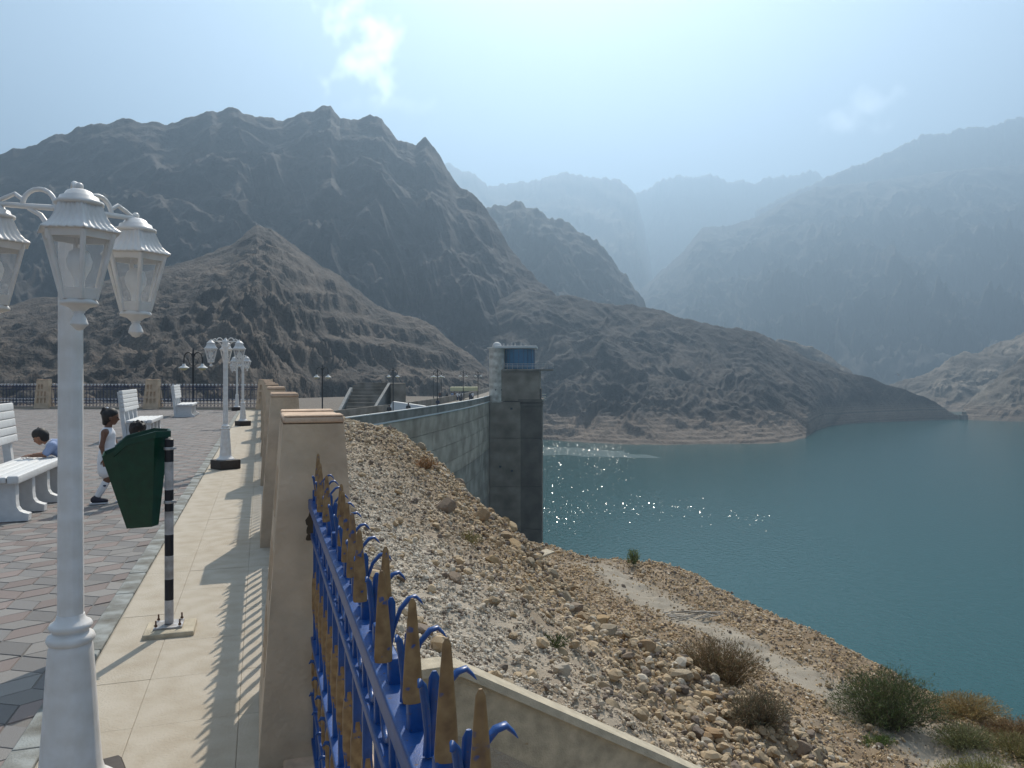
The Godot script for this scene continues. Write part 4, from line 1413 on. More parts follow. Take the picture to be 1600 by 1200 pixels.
func bin() -> void:
	var t := thing("litter_bin", "dark green hopper litter bin clamped to a black and white striped post", "litter bin", Vector3(-0.548, 0, -5.25))
	var s := Shape.new()
	s.box(Vector3(0.01, 0.010, 0.02), Vector3(0.29, 0.046, 0.27), Basis(), 0.008)
	obj("concrete_pad", s, M.rim, t)
	s = Shape.new()
	s.box(Vector3(0.0, 0.039, 0.0), Vector3(0.165, 0.012, 0.165), Basis(), 0.002)
	obj("foot_plate", s, M.stripe_white, t)
	for x in [-0.068, 0.068]:
		for z in [-0.068, 0.068]:
			s = Shape.new()
			s.lathe([Vector2(0.009, 0.05), Vector2(0.009, 0.062), Vector2(0.005, 0.062), Vector2(0.005, 0.088), Vector2(0.0, 0.089)], 6, Vector3(x, 0, z))
			obj("bolt", s, M.rust, t)
	var y := 0.05
	var k := 0
	var cuts := [0.145, 0.13, 0.148, 0.132, 0.146, 0.134, 0.175, 0.14]
	for h in cuts:
		s = Shape.new()
		s.lathe([Vector2(0.0265, y), Vector2(0.0265, y + h)], 20)
		obj("white_band" if k % 2 == 0 else "black_band", s, M.stripe_white if k % 2 == 0 else M.stripe_black, t)
		y += h
		k += 1
	s = Shape.new()
	s.lathe([Vector2(0.0268, y), Vector2(0.02, y + 0.006), Vector2(0.0, y + 0.007)], 20)
	obj("post_cap", s, M.stripe_black, t)
	# hopper: plan outline with chamfered rear corners, open top, front lower than the back
	var hop := Shape.new()
	# corners from the rear, local: -x is the open front, z across
	var top_out := [Vector3(-0.03, 1.235, 0.10), Vector3(-0.115, 1.238, 0.175), Vector3(-0.27, 1.195, 0.175), Vector3(-0.335, 1.13, 0.175), Vector3(-0.405, 1.10, 0.170), Vector3(-0.405, 1.10, -0.170), Vector3(-0.335, 1.13, -0.175), Vector3(-0.27, 1.195, -0.175), Vector3(-0.115, 1.238, -0.175), Vector3(-0.03, 1.235, -0.10)]
	var bot_out := []
	for q in top_out:
		bot_out.append(Vector3(lerpf(-0.09, q.x, 0.0) if q.x > -0.05 else lerpf(-0.13, -0.285, clampf((-q.x - 0.115) / 0.32, 0.0, 1.0)), 0.645 + 0.0 * q.z, q.z * 0.80))
	var n := top_out.size()
	var mid := Vector3(-0.22, 0.95, 0)
	var bx := 0.006
	for side in [0.0, 1.0]:  # outer and inner skin
		for i in n:
			var j := (i + 1) % n
			var q := [bot_out[i], bot_out[j], top_out[j], top_out[i]]
			var c := Vector3(-0.2, 0, 0)
			for e in 4:
				if side > 0.5:
					q[e] = q[e] + Vector3(c.x - q[e].x, 0, -q[e].z).normalized() * bx
					if e < 2:
						q[e].y += 0.012
			var out: Vector3 = (q[0] + q[1]) * 0.5 - c
			out.y = 0
			hop.face(q, out * (1.0 - 2.0 * side))
	for i in n:
		var j := (i + 1) % n
		var a: Vector3 = top_out[i]
		var b: Vector3 = top_out[j]
		var c := Vector3(-0.2, 0, 0)
		hop.face([a, b, b + Vector3(c.x - b.x, 0, -b.z).normalized() * bx, a + Vector3(c.x - a.x, 0, -a.z).normalized() * bx], Vector3.UP)
	hop.face(bot_out, Vector3.DOWN)
	var inner := []
	for q in bot_out:
		inner.append(q + Vector3(0, 0.012, 0))
	hop.face(inner, Vector3.UP)
	var ho := obj("hopper", hop, M.green, t)
	ho.rotation.y = 0.14
	ho.position = Vector3(0.01, 0.012, -0.16)
	s = Shape.new()
	for i in n:
		if i in [3, 4, 5]:
			continue
		var a: Vector3 = top_out[i]
		var b: Vector3 = top_out[(i + 1) % n]
		var o1 := Vector3(a.x + 0.2, 0, a.z).normalized() * 0.012
		var o2 := Vector3(b.x + 0.2, 0, b.z).normalized() * 0.012
		var dn := Vector3(0, -0.035, 0)
		s.hexa([a + dn, b + dn, b + dn + o2, a + dn + o1, a + Vector3(0, 0.004, 0), b + Vector3(0, 0.004, 0), b + o2 + Vector3(0, 0.004, 0), a + o1 + Vector3(0, 0.004, 0)])
	obj("lip", s, M.green, ho)
	for h in [0.80, 1.135]:
		s = Shape.new()
		s.lathe([Vector2(0.0275, h), Vector2(0.031, h + 0.001), Vector2(0.031, h + 0.017), Vector2(0.0275, h + 0.018)], 20)
		s.box(Vector3(-0.01, h + 0.009, -0.05), Vector3(0.02, 0.016, 0.07))
		s.box(Vector3(0.034, h + 0.009, 0.0), Vector3(0.018, 0.012, 0.012))
		obj("clamp", s, M.steel, t)

# ---------------------------------------------------------------- people
func head_caps(c: Vector3, r: float, b: Basis) -> Array:  # face looks along b.x
	var f := b.x
	var u := b.y
	var s := b.z
	return [
		[c + u * r * 0.22 - f * r * 0.12, c + u * r * 0.24 + f * r * 0.1, r * 0.88, r * 0.82],
		[c - u * r * 0.15 + f * r * 0.18, c - u * r * 0.72 + f * r * 0.42, r * 0.66, r * 0.36],
		[c - u * r * 0.02 + f * r * 0.82, c - u * r * 0.24 + f * r * 1.0, r * 0.09, r * 0.13],
		[c - u * r * 0.52 + f * r * 0.80 - s * r * 0.14, c - u * r * 0.52 + f * r * 0.80 + s * r * 0.14, r * 0.10, r * 0.10],
		[c - u * r * 0.05 - f * r * 0.06 + s * r * 0.86, c - u * r * 0.25 + s * r * 0.84, r * 0.17, r * 0.12],
		[c - u * r * 0.05 - f * r * 0.06 - s * r * 0.86, c - u * r * 0.25 - s * r * 0.84, r * 0.17, r * 0.12],
	]

func eyes_into(t: Node3D, c: Vector3, r: float, b: Basis) -> void:
	for z in [-1.0, 1.0]:
		var s := Shape.new()
		s.ball(c + b.x * r * 0.80 + b.y * r * 0.03 + b.z * z * r * 0.34, Vector3.ONE * r * 0.12, 6, 8)
		obj("eye", s, M.hair, t)

func girl() -> void:
	var t := thing("person", "person in white sleeveless top and knee length white skirt walking right, dark hair tied up", "person", Vector3(-1.84, 0, -10.8))
	var V := func(x: float, y: float, z: float) -> Vector3: return Vector3(x, y, z)
	# faces +x (turned a little); left side is -z
	var hipL: Vector3 = V.call(0.0, 0.60, -0.065)
	var hipR: Vector3 = V.call(0.0, 0.60, 0.065)
	var kneeL: Vector3 = V.call(0.10, 0.33, -0.065)
	var kneeR: Vector3 = V.call(0.02, 0.32, 0.065)
	var ankL: Vector3 = V.call(0.16, 0.07, -0.06)
	var ankR: Vector3 = V.call(-0.11, 0.075, 0.065)
	var neck: Vector3 = V.call(0.005, 0.945, 0)
	var hc: Vector3 = V.call(0.04, 1.075, 0)
	var b := Basis(Vector3.UP, 0.12) * Basis(Vector3.BACK, -0.08)
	var shR: Vector3 = V.call(-0.01, 0.895, 0.125)
	var shL: Vector3 = V.call(0.01, 0.895, -0.125)
	var elR: Vector3 = V.call(-0.04, 0.72, 0.155)
	var elL: Vector3 = V.call(0.06, 0.735, -0.15)
	var wrR: Vector3 = V.call(-0.01, 0.565, 0.16)
	var wrL: Vector3 = V.call(0.17, 0.63, -0.13)
	var caps := [
		[V.call(0, 0.60, 0), V.call(0, 0.72, 0), 0.085, 0.078], [V.call(0, 0.72, 0), V.call(0, 0.86, 0), 0.078, 0.085], [shL * 0.9 + V.call(0, 0.08, 0), shR * 0.9 + V.call(0, 0.08, 0), 0.045, 0.045],
		[V.call(0, 0.88, 0), neck, 0.055, 0.038], [neck, hc - b.y * 0.04, 0.036, 0.036],
		[hipL, kneeL, 0.066, 0.045], [hipR, kneeR, 0.066, 0.045], [kneeL, ankL, 0.045, 0.028], [kneeR, ankR, 0.045, 0.028],
		[shL, elL, 0.036, 0.027], [shR, elR, 0.036, 0.027], [elL, wrL, 0.027, 0.018], [elR, wrR, 0.027, 0.018],
	]
	var body := flesh(caps, 0.025, 0.012)
	body.add(flesh(head_caps(hc, 0.088, b), 0.02, 0.006))
	body.add(flesh(hand(wrR, Vector3(0.15, -1, 0), Vector3(0, 0, 1), 0.12, 0.5, false), 0.004, 0.0035))
	body.add(flesh(hand(wrL, Vector3(0.8, -0.35, 0.1), Vector3(0, 0.3, -1), 0.12, 0.6, true), 0.004, 0.0035))
	obj("body", body, M.skin, t)
	eyes_into(t, hc, 0.088, b)
	obj("sleeveless_top", flesh([[V.call(0, 0.60, 0), V.call(0, 0.72, 0), 0.098, 0.090], [V.call(0, 0.72, 0), V.call(0, 0.855, 0), 0.090, 0.093], [V.call(0.0, 0.865, -0.085), V.call(0.0, 0.865, 0.085), 0.056, 0.056], [V.call(0, 0.87, 0), V.call(0.003, 0.925, 0), 0.06, 0.048]], 0.03, 0.011), M.cloth_white, t)
	obj("skirt", flesh([[V.call(0, 0.63, 0), V.call(0.0, 0.52, 0), 0.098, 0.115], [hipL, V.call(0.06, 0.40, -0.07), 0.09, 0.085], [hipR, V.call(-0.01, 0.40, 0.07), 0.09, 0.085], [V.call(0.03, 0.42, -0.03), V.call(0.0, 0.42, 0.03), 0.09, 0.09]], 0.05, 0.012), M.cloth_white, t)
	for q in [[kneeL, ankL], [kneeR, ankR]]:
		var up: Vector3 = q[1] + (q[0] - q[1]) * 0.74
		obj("sock", flesh([[up, q[1].lerp(up, 0.5), 0.046, 0.043], [q[1].lerp(up, 0.5), q[1], 0.043, 0.035]], 0.01, 0.010), M.cloth_white, t)
	var mk := Shape.new()
	var mid: Vector3 = ankR + (kneeR - ankR) * 0.62
	mk.ball(mid + V.call(0.012, 0, 0.040), V.call(0.020, 0.014, 0.008), 6, 8)
	mk.ball(mid + V.call(0.028, 0.014, 0.030), V.call(0.012, 0.018, 0.008), 6, 8)
	obj("sock_mark", mk, M.cloth_navy, t)
	for q in [ankL, ankR]:
		obj("shoe", flesh([[q + V.call(-0.03, -0.025, 0), q + V.call(0.10, -0.042, 0), 0.042, 0.030], [q + V.call(0.0, 0.0, 0), q + V.call(0.0, -0.03, 0), 0.040, 0.040]], 0.02, 0.009), M.shoe, t)
		var sole := Shape.new()
		sole.prism(PackedVector2Array([Vector2(-0.075, -0.038), Vector2(-0.05, -0.048), Vector2(0.09, -0.036), Vector2(0.135, 0.0), Vector2(0.09, 0.036), Vector2(-0.05, 0.044), Vector2(-0.075, 0.036)]), 0.014, Transform3D(Basis(Vector3.RIGHT, -PI / 2), q + V.call(0, -0.068, 0)))
		obj("sole", sole, M.cloth_white, t)
	var hr := [[hc + b.y * 0.028 - b.x * 0.022, hc + b.y * 0.042 - b.x * 0.004, 0.089, 0.080], [hc - b.x * 0.045 + b.y * 0.01, hc - b.x * 0.06 - b.y * 0.075, 0.060, 0.035], [hc - b.x * 0.055 + b.y * 0.085, hc - b.x * 0.085 + b.y * 0.10, 0.022, 0.026], [hc - b.x * 0.085 + b.y * 0.09, hc - b.x * 0.115 + b.y * 0.045, 0.024, 0.014]]
	obj("hair", flesh(hr, 0.02, 0.008), M.hair, t)
	var clip := Shape.new()
	clip.ball(hc - b.x * 0.05 + b.y * 0.115, V.call(0.016, 0.012, 0.02), 6, 8)
	obj("hair_clip", clip, M.cloth_white, t)

func boy() -> void:
	var t := thing("person", "person in pale blue shirt leaning over the end of the near bench", "person", Vector3(-2.43, 0, -11.78))
	var V := func(x: float, y: float, z: float) -> Vector3: return Vector3(x, y, z)
	var hip: Vector3 = V.call(0.0, 0.50, 0)
	var chest: Vector3 = V.call(-0.19, 0.635, 0)
	var neck: Vector3 = V.call(-0.285, 0.70, 0.0)
	var hc: Vector3 = V.call(-0.385, 0.775, 0.01)
	var b := Basis(Vector3.UP, PI - 0.15) * Basis(Vector3.BACK, -0.42)
	var sh := [V.call(-0.225, 0.66, 0.125), V.call(-0.225, 0.66, -0.125)]
	var el := [V.call(-0.30, 0.545, 0.155), V.call(-0.31, 0.545, -0.15)]
	var wr := [V.call(-0.48, 0.535, 0.10), V.call(-0.49, 0.535, -0.06)]
	var kn := [V.call(-0.03, 0.28, 0.075), V.call(0.01, 0.28, -0.075)]
	var an := [V.call(-0.02, 0.07, 0.08), V.call(0.03, 0.07, -0.08)]
	var caps := [[hip, chest, 0.088, 0.098], [chest, neck, 0.09, 0.042], [sh[0] * 0.92 + chest * 0.08, sh[1] * 0.92 + chest * 0.08, 0.045, 0.045], [neck, hc - b.y * 0.05, 0.038, 0.038]]
	for i in 2:
		var hz := 0.06 * (1 if i == 0 else -1)
		caps.append([hip + V.call(0, 0, hz), kn[i], 0.068, 0.046])
		caps.append([kn[i], an[i], 0.046, 0.03])
		caps.append([sh[i], el[i], 0.038, 0.028])
		caps.append([el[i], wr[i], 0.028, 0.019])
	var body := flesh(caps, 0.025, 0.012)
	body.add(flesh(head_caps(hc, 0.088, b), 0.02, 0.006))
	for i in 2:
		body.add(flesh(hand(wr[i], Vector3(-1, -0.05, -0.25 if i == 0 else 0.2), Vector3.UP, 0.12, 0.25, i == 1), 0.004, 0.0035))
	obj("body", body, M.skin_light, t)
	eyes_into(t, hc, 0.088, b)
	var shirt := [[hip + V.call(-0.02, 0.02, 0), chest, 0.104, 0.112], [chest, neck + V.call(0.03, -0.01, 0), 0.105, 0.06], [sh[0], sh[1], 0.056, 0.056]]
	for i in 2:
		shirt.append([sh[i], sh[i].lerp(el[i], 0.75), 0.054, 0.05])
	obj("shirt", flesh(shirt, 0.03, 0.011), M.cloth_blue, t)
	var collar := flesh([[neck + V.call(0.015, 0.02, 0.045), neck + V.call(-0.03, -0.035, 0.05), 0.016, 0.014], [neck + V.call(0.015, 0.02, -0.045), neck + V.call(-0.03, -0.035, -0.05), 0.016, 0.014], [neck + V.call(0.035, 0.03, -0.03), neck + V.call(0.035, 0.03, 0.03), 0.016, 0.016]], 0.01, 0.007)
	obj("shirt_collar", collar, M.cloth_white, t)
	var tr := []
	for i in 2:
		var hz := 0.06 * (1 if i == 0 else -1)
		tr.append([hip + V.call(0, 0, hz), kn[i], 0.088, 0.062])
		tr.append([kn[i], an[i] + V.call(0, 0.02, 0), 0.062, 0.05])
	obj("trousers", flesh(tr, 0.03, 0.012), M.cloth_navy, t)
	for i in 2:
		obj("shoe", flesh([[an[i] + V.call(0.03, -0.03, 0), an[i] + V.call(-0.10, -0.042, 0), 0.038, 0.028]], 0.02, 0.009), M.shoe, t)
	var hr := [[hc + b.y * 0.034 - b.x * 0.018, hc + b.y * 0.048 + b.x * 0.008, 0.090, 0.078], [hc - b.x * 0.05 - b.y * 0.0, hc - b.x * 0.045 - b.y * 0.04, 0.062, 0.05], [hc + b.y * 0.09 - b.x * 0.02, hc + b.y * 0.135 - b.x * 0.03, 0.02, 0.006]]
	obj("hair", flesh(hr, 0.02, 0.008), M.hair, t)

func toddler() -> void:
	var t := thing("person", "person with dark curly hair behind the green bin, only the head showing", "person", Vector3(-1.50, 0, -10.9))
	var V := func(x: float, y: float, z: float) -> Vector3: return Vector3(x, y, z)
	var hc: Vector3 = V.call(0.0, 0.895, 0)
	var b := Basis(Vector3.UP, 0.25)
	var caps := [[V.call(0, 0.44, 0), V.call(0, 0.66, 0), 0.085, 0.085], [V.call(0, 0.66, 0), hc - V.call(0, 0.06, 0), 0.06, 0.036], [V.call(0, 0.70, -0.1), V.call(0, 0.70, 0.1), 0.04, 0.04]]
	for s in [-1.0, 1.0]:
		caps.append([V.call(0, 0.44, s * 0.055), V.call(0.03, 0.24, s * 0.06), 0.06, 0.042])
		caps.append([V.call(0.03, 0.24, s * 0.06), V.call(0.0, 0.06, s * 0.06), 0.042, 0.028])
		caps.append([V.call(0, 0.69, s * 0.115), V.call(0.0, 0.55, s * 0.145), 0.033, 0.025])
		caps.append([V.call(0, 0.55, s * 0.145), V.call(0.09, 0.45, s * 0.12), 0.025, 0.018])
	var body := flesh(caps, 0.025, 0.012)
	body.add(flesh(head_caps(hc, 0.084, b), 0.02, 0.006))
	for s in [-1.0, 1.0]:
		body.add(flesh(hand(V.call(0.09, 0.45, s * 0.12), Vector3(0.6, -0.7, 0), Vector3(0.5, 0.4, s), 0.10, 0.5, s < 0), 0.004, 0.0035))
	obj("body", body, M.skin, t)
	eyes_into(t, hc, 0.084, b)
	obj("shirt", flesh([[V.call(0, 0.46, 0), V.call(0, 0.66, 0), 0.1, 0.098], [V.call(0, 0.69, -0.1), V.call(0, 0.69, 0.1), 0.052, 0.052]], 0.03, 0.012), M.cloth_white, t)
	obj("shorts", flesh([[V.call(0, 0.46, -0.05), V.call(0.02, 0.30, -0.06), 0.075, 0.068], [V.call(0, 0.46, 0.05), V.call(0.02, 0.30, 0.06), 0.075, 0.068]], 0.03, 0.012), M.cloth_navy, t)
	for s in [-1.0, 1.0]:
		obj("shoe", flesh([[V.call(-0.03, 0.035, s * 0.06), V.call(0.08, 0.03, s * 0.06), 0.034, 0.026]], 0.02, 0.01), M.shoe, t)
	var hr := [[hc + b.y * 0.03 - b.x * 0.02, hc + b.y * 0.04 + b.x * 0.01, 0.092, 0.084], [hc - b.x * 0.05, hc - b.x * 0.05 - b.y * 0.05, 0.06, 0.05]]
	var r := RandomNumberGenerator.new()
	r.seed = 4
	for i in 26:
		var d := (b * Vector3(r.randf_range(-1.0, 0.55), r.randf_range(0.0, 1.0), r.randf_range(-1, 1))).normalized()
		hr.append([hc + b.y * 0.03 + d * 0.082, hc + b.y * 0.03 + d * 0.097, 0.022, 0.016])
	obj("hair", flesh(hr, 0.012, 0.008), M.hair, t)

func visitor(label: String, at: Vector3, turn: float, shirt: Material, legs: Material, shapes: Array) -> void:
	var t := thing("visitor", label, "person", at, turn, "visitors on the dam road")
	obj("body", shapes[0], M.skin, t)
	obj("top", shapes[1], shirt, t)
	obj("legwear", shapes[2], legs, t)
	obj("hair", shapes[3], M.hair, t)

# ---------------------------------------------------------------- dam
const DAM := [Vector2(-3.0, -55.0), Vector2(0.0, -60.5), Vector2(7.5, -74.2), Vector2(15.0, -87.5), Vector2(29.6, -115.4), Vector2(42.9, -145.9), Vector2(62.0, -195.0), Vector2(82.0, -250.0), Vector2(98.0, -300.0)]
var dam_line: Curve2D

func dam_at(s: float, off: float, y: float) -> Vector3:  # off: towards the lake
	var a := dam_line.sample_baked(s, true)
	var b := dam_line.sample_baked(s + 0.5, true)
	var a2 := dam_line.sample_baked(s - 0.5, true)
	var d := (b - a2).normalized()
	var n := Vector2(-d.y, d.x)
	if n.x < 0.0:
		n = -n
	var p := a + n * off
	return Vector3(p.x, y, p.y)

func dam_strip(s: Shape, s0: float, s1: float, step: float, o0: float, o1: float, y0: float, y1: float) -> void:
	var n := maxi(1, int((s1 - s0) / step))
	for i in n:
		var a := lerpf(s0, s1, float(i) / n)
		var b := lerpf(s0, s1, float(i + 1) / n)
		s.hexa([dam_at(a, o0, y0), dam_at(b, o0, y0), dam_at(b, o1, y0), dam_at(a, o1, y0), dam_at(a, o0, y1), dam_at(b, o0, y1), dam_at(b, o1, y1), dam_at(a, o1, y1)])

func dam() -> void:
	dam_line = Curve2D.new()
	for i in DAM.size():
		var tan: Vector2 = ((DAM[mini(i + 1, DAM.size() - 1)] as Vector2) - DAM[maxi(i - 1, 0)]) / 6.0
		dam_line.add_point(DAM[i], -tan, tan)
	dam_line.bake_interval = 0.5
	var total := dam_line.get_baked_length()
	var t := thing("dam", "long curved grey concrete dam wall with white lit ledges, running to the tower", "dam")
	var s := Shape.new()
	dam_strip(s, 0.5, total - 0.5, 4.0, -8.6, -0.14, -46.0, -3.72)
	obj("core", s, M.concrete, t)
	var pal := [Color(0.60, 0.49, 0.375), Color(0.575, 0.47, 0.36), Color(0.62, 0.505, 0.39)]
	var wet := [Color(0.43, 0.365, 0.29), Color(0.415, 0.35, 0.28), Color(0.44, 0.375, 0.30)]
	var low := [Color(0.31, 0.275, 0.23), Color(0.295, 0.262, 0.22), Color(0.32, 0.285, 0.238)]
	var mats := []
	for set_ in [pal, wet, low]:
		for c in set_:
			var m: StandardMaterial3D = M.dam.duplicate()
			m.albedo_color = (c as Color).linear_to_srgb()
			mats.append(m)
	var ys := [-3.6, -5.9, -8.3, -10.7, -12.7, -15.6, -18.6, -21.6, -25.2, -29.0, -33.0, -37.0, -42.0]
	var k := 0
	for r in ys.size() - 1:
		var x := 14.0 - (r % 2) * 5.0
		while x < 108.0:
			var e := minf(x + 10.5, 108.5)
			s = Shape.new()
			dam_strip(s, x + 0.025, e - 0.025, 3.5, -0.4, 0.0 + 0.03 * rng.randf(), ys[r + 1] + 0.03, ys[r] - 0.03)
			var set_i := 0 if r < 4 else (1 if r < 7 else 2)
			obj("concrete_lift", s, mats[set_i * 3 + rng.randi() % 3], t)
			x += 10.5
			k += 1
	s = Shape.new()
	dam_strip(s, 0.5, total - 0.5, 3.0, -0.25, 0.16, -3.58, -3.42)
	obj("ledge", s, M.roof, t)
	s = Shape.new()
	dam_strip(s, 0.5, total - 0.5, 3.0, -0.2, 0.02, -3.42, -2.47)
	obj("parapet", s, M.concrete, t)
	s = Shape.new()
	dam_strip(s, 0.5, total - 0.5, 3.0, -0.30, 0.08, -2.47, -2.37)
	obj("parapet_cap", s, M.roof, t)
	s = Shape.new()
	dam_strip(s, 0.5, total - 0.5, 3.0, -8.4, -8.15, -3.72, -2.5)
	obj("downstream_parapet", s, M.concrete, t)
	# the made ground downstream, level with the crest road
	var g := Shape.new()
	g.prism(PackedVector2Array([Vector2(-75, 62), Vector2(-3, 44.5), Vector2(-1.0, 56), Vector2(3, 74), Vector2(22, 118), Vector2(36, 150), Vector2(52, 192), Vector2(30, 210), Vector2(-30, 170), Vector2(-90, 140)]), 24.0, Transform3D(Basis(Vector3.RIGHT, -PI / 2), Vector3(0, -15.9, 0)))
	struct("valley_ground", g, M.earth)
	# stepped block
	t = thing("stepped_block", "grey stepped concrete block between two sloping wing walls behind the dam", "concrete block", Vector3(15.6, 0, -108.5), deg_to_rad(-8.2))
	var foot_l := Vector3(-4.6, -4.1, 2.0)
	var foot_r := Vector3(-1.3, -4.1, 2.0)
	var head_l := Vector3(-3.5, 0.2, -6.0)
	var head_r := Vector3(1.5, 0.2, -6.0)
	for i in 9:
		var f0 := i / 9.0
		var f1 := (i + 1) / 9.0
		var y1 := lerpf(-4.1, 0.2, f1)
		var q := [foot_l.lerp(head_l, f0), foot_r.lerp(head_r, f0), foot_r.lerp(head_r, f1), foot_l.lerp(head_l, f1)]
		var lo := []
		var hi := []
		for e in q:
			lo.append(Vector3(e.x, -5.0, e.z))
			hi.append(Vector3(e.x, y1, e.z))
		s = Shape.new()
		s.hexa(lo + hi)
		obj("step", s, M.concrete, t)
	for side in [[foot_r, head_r, 0.55, M.roof_grey], [foot_l + Vector3(-1.0, 0.3, 0), head_l + Vector3(-0.5, -0.6, 2.0), 0.5, M.roof_grey]]:
		var w0: Vector3 = side[0]
		var w1: Vector3 = side[1]
		var x := Vector3(0.4, 0, 0)
		var up := Vector3(0, side[2], 0)
		s = Shape.new()
		s.hexa([Vector3(w0.x, -5, w0.z), Vector3(w0.x, -5, w0.z) + x, Vector3(w1.x, -5, w1.z) + x, Vector3(w1.x, -5, w1.z), w0 + up * 0.4, w0 + x + up * 0.4, w1 + x + up * 0.6, w1 + up * 0.6])
		obj("wing_wall", s, side[3], t)
	s = Shape.new()
	s.box(Vector3(2.95, -2.2, -5.6), Vector3(2.15, 5.4, 5.0))
	obj("abutment", s, M.concrete, t)
	s = Shape.new()
	s.box(Vector3(-0.6, -2.2, -6.6), Vector3(4.9, 5.5, 1.0))
	obj("rear_wall", s, M.concrete, t)
	# white canopy roof and pale yellow awning
	t = thing("white_canopy", "low white sloping canopy roof behind the dam parapet", "canopy", Vector3(18.6, -3.6, -102.5), -0.35)
	s = Shape.new()
	s.hexa([Vector3(-2.4, 0.35, 1.2), Vector3(2.6, 0.35, 1.2), Vector3(2.6, 0.35, -1.2), Vector3(-2.4, 0.35, -1.2), Vector3(-1.8, 1.75, 0.7), Vector3(2.5, 1.15, 0.7), Vector3(2.5, 1.15, -0.7), Vector3(-1.8, 1.75, -0.7)])
	obj("roof", s, M.roof, t)
	for x in [-2.2, 2.4]:
		s = Shape.new()
		s.box(Vector3(x, 0.2, 0), Vector3(0.1, 0.5, 0.1))
		obj("post", s, M.black, t)
	t = thing("yellow_awning", "pale yellow awning on posts over the crowd at the dam's far end", "awning", Vector3(43.6, -3.7, -168.0), -0.3)
	s = Shape.new()
	s.box(Vector3(0, 2.3, 0), Vector3(6.2, 0.95, 2.6), Basis(), 0.08)
	obj("roof", s, M.cream, t)
	for x in [-2.9, 0.0, 2.9]:
		s = Shape.new()
		s.box(Vector3(x, 0.95, 0), Vector3(0.09, 1.9, 0.09))
		obj("post", s, M.black, t)

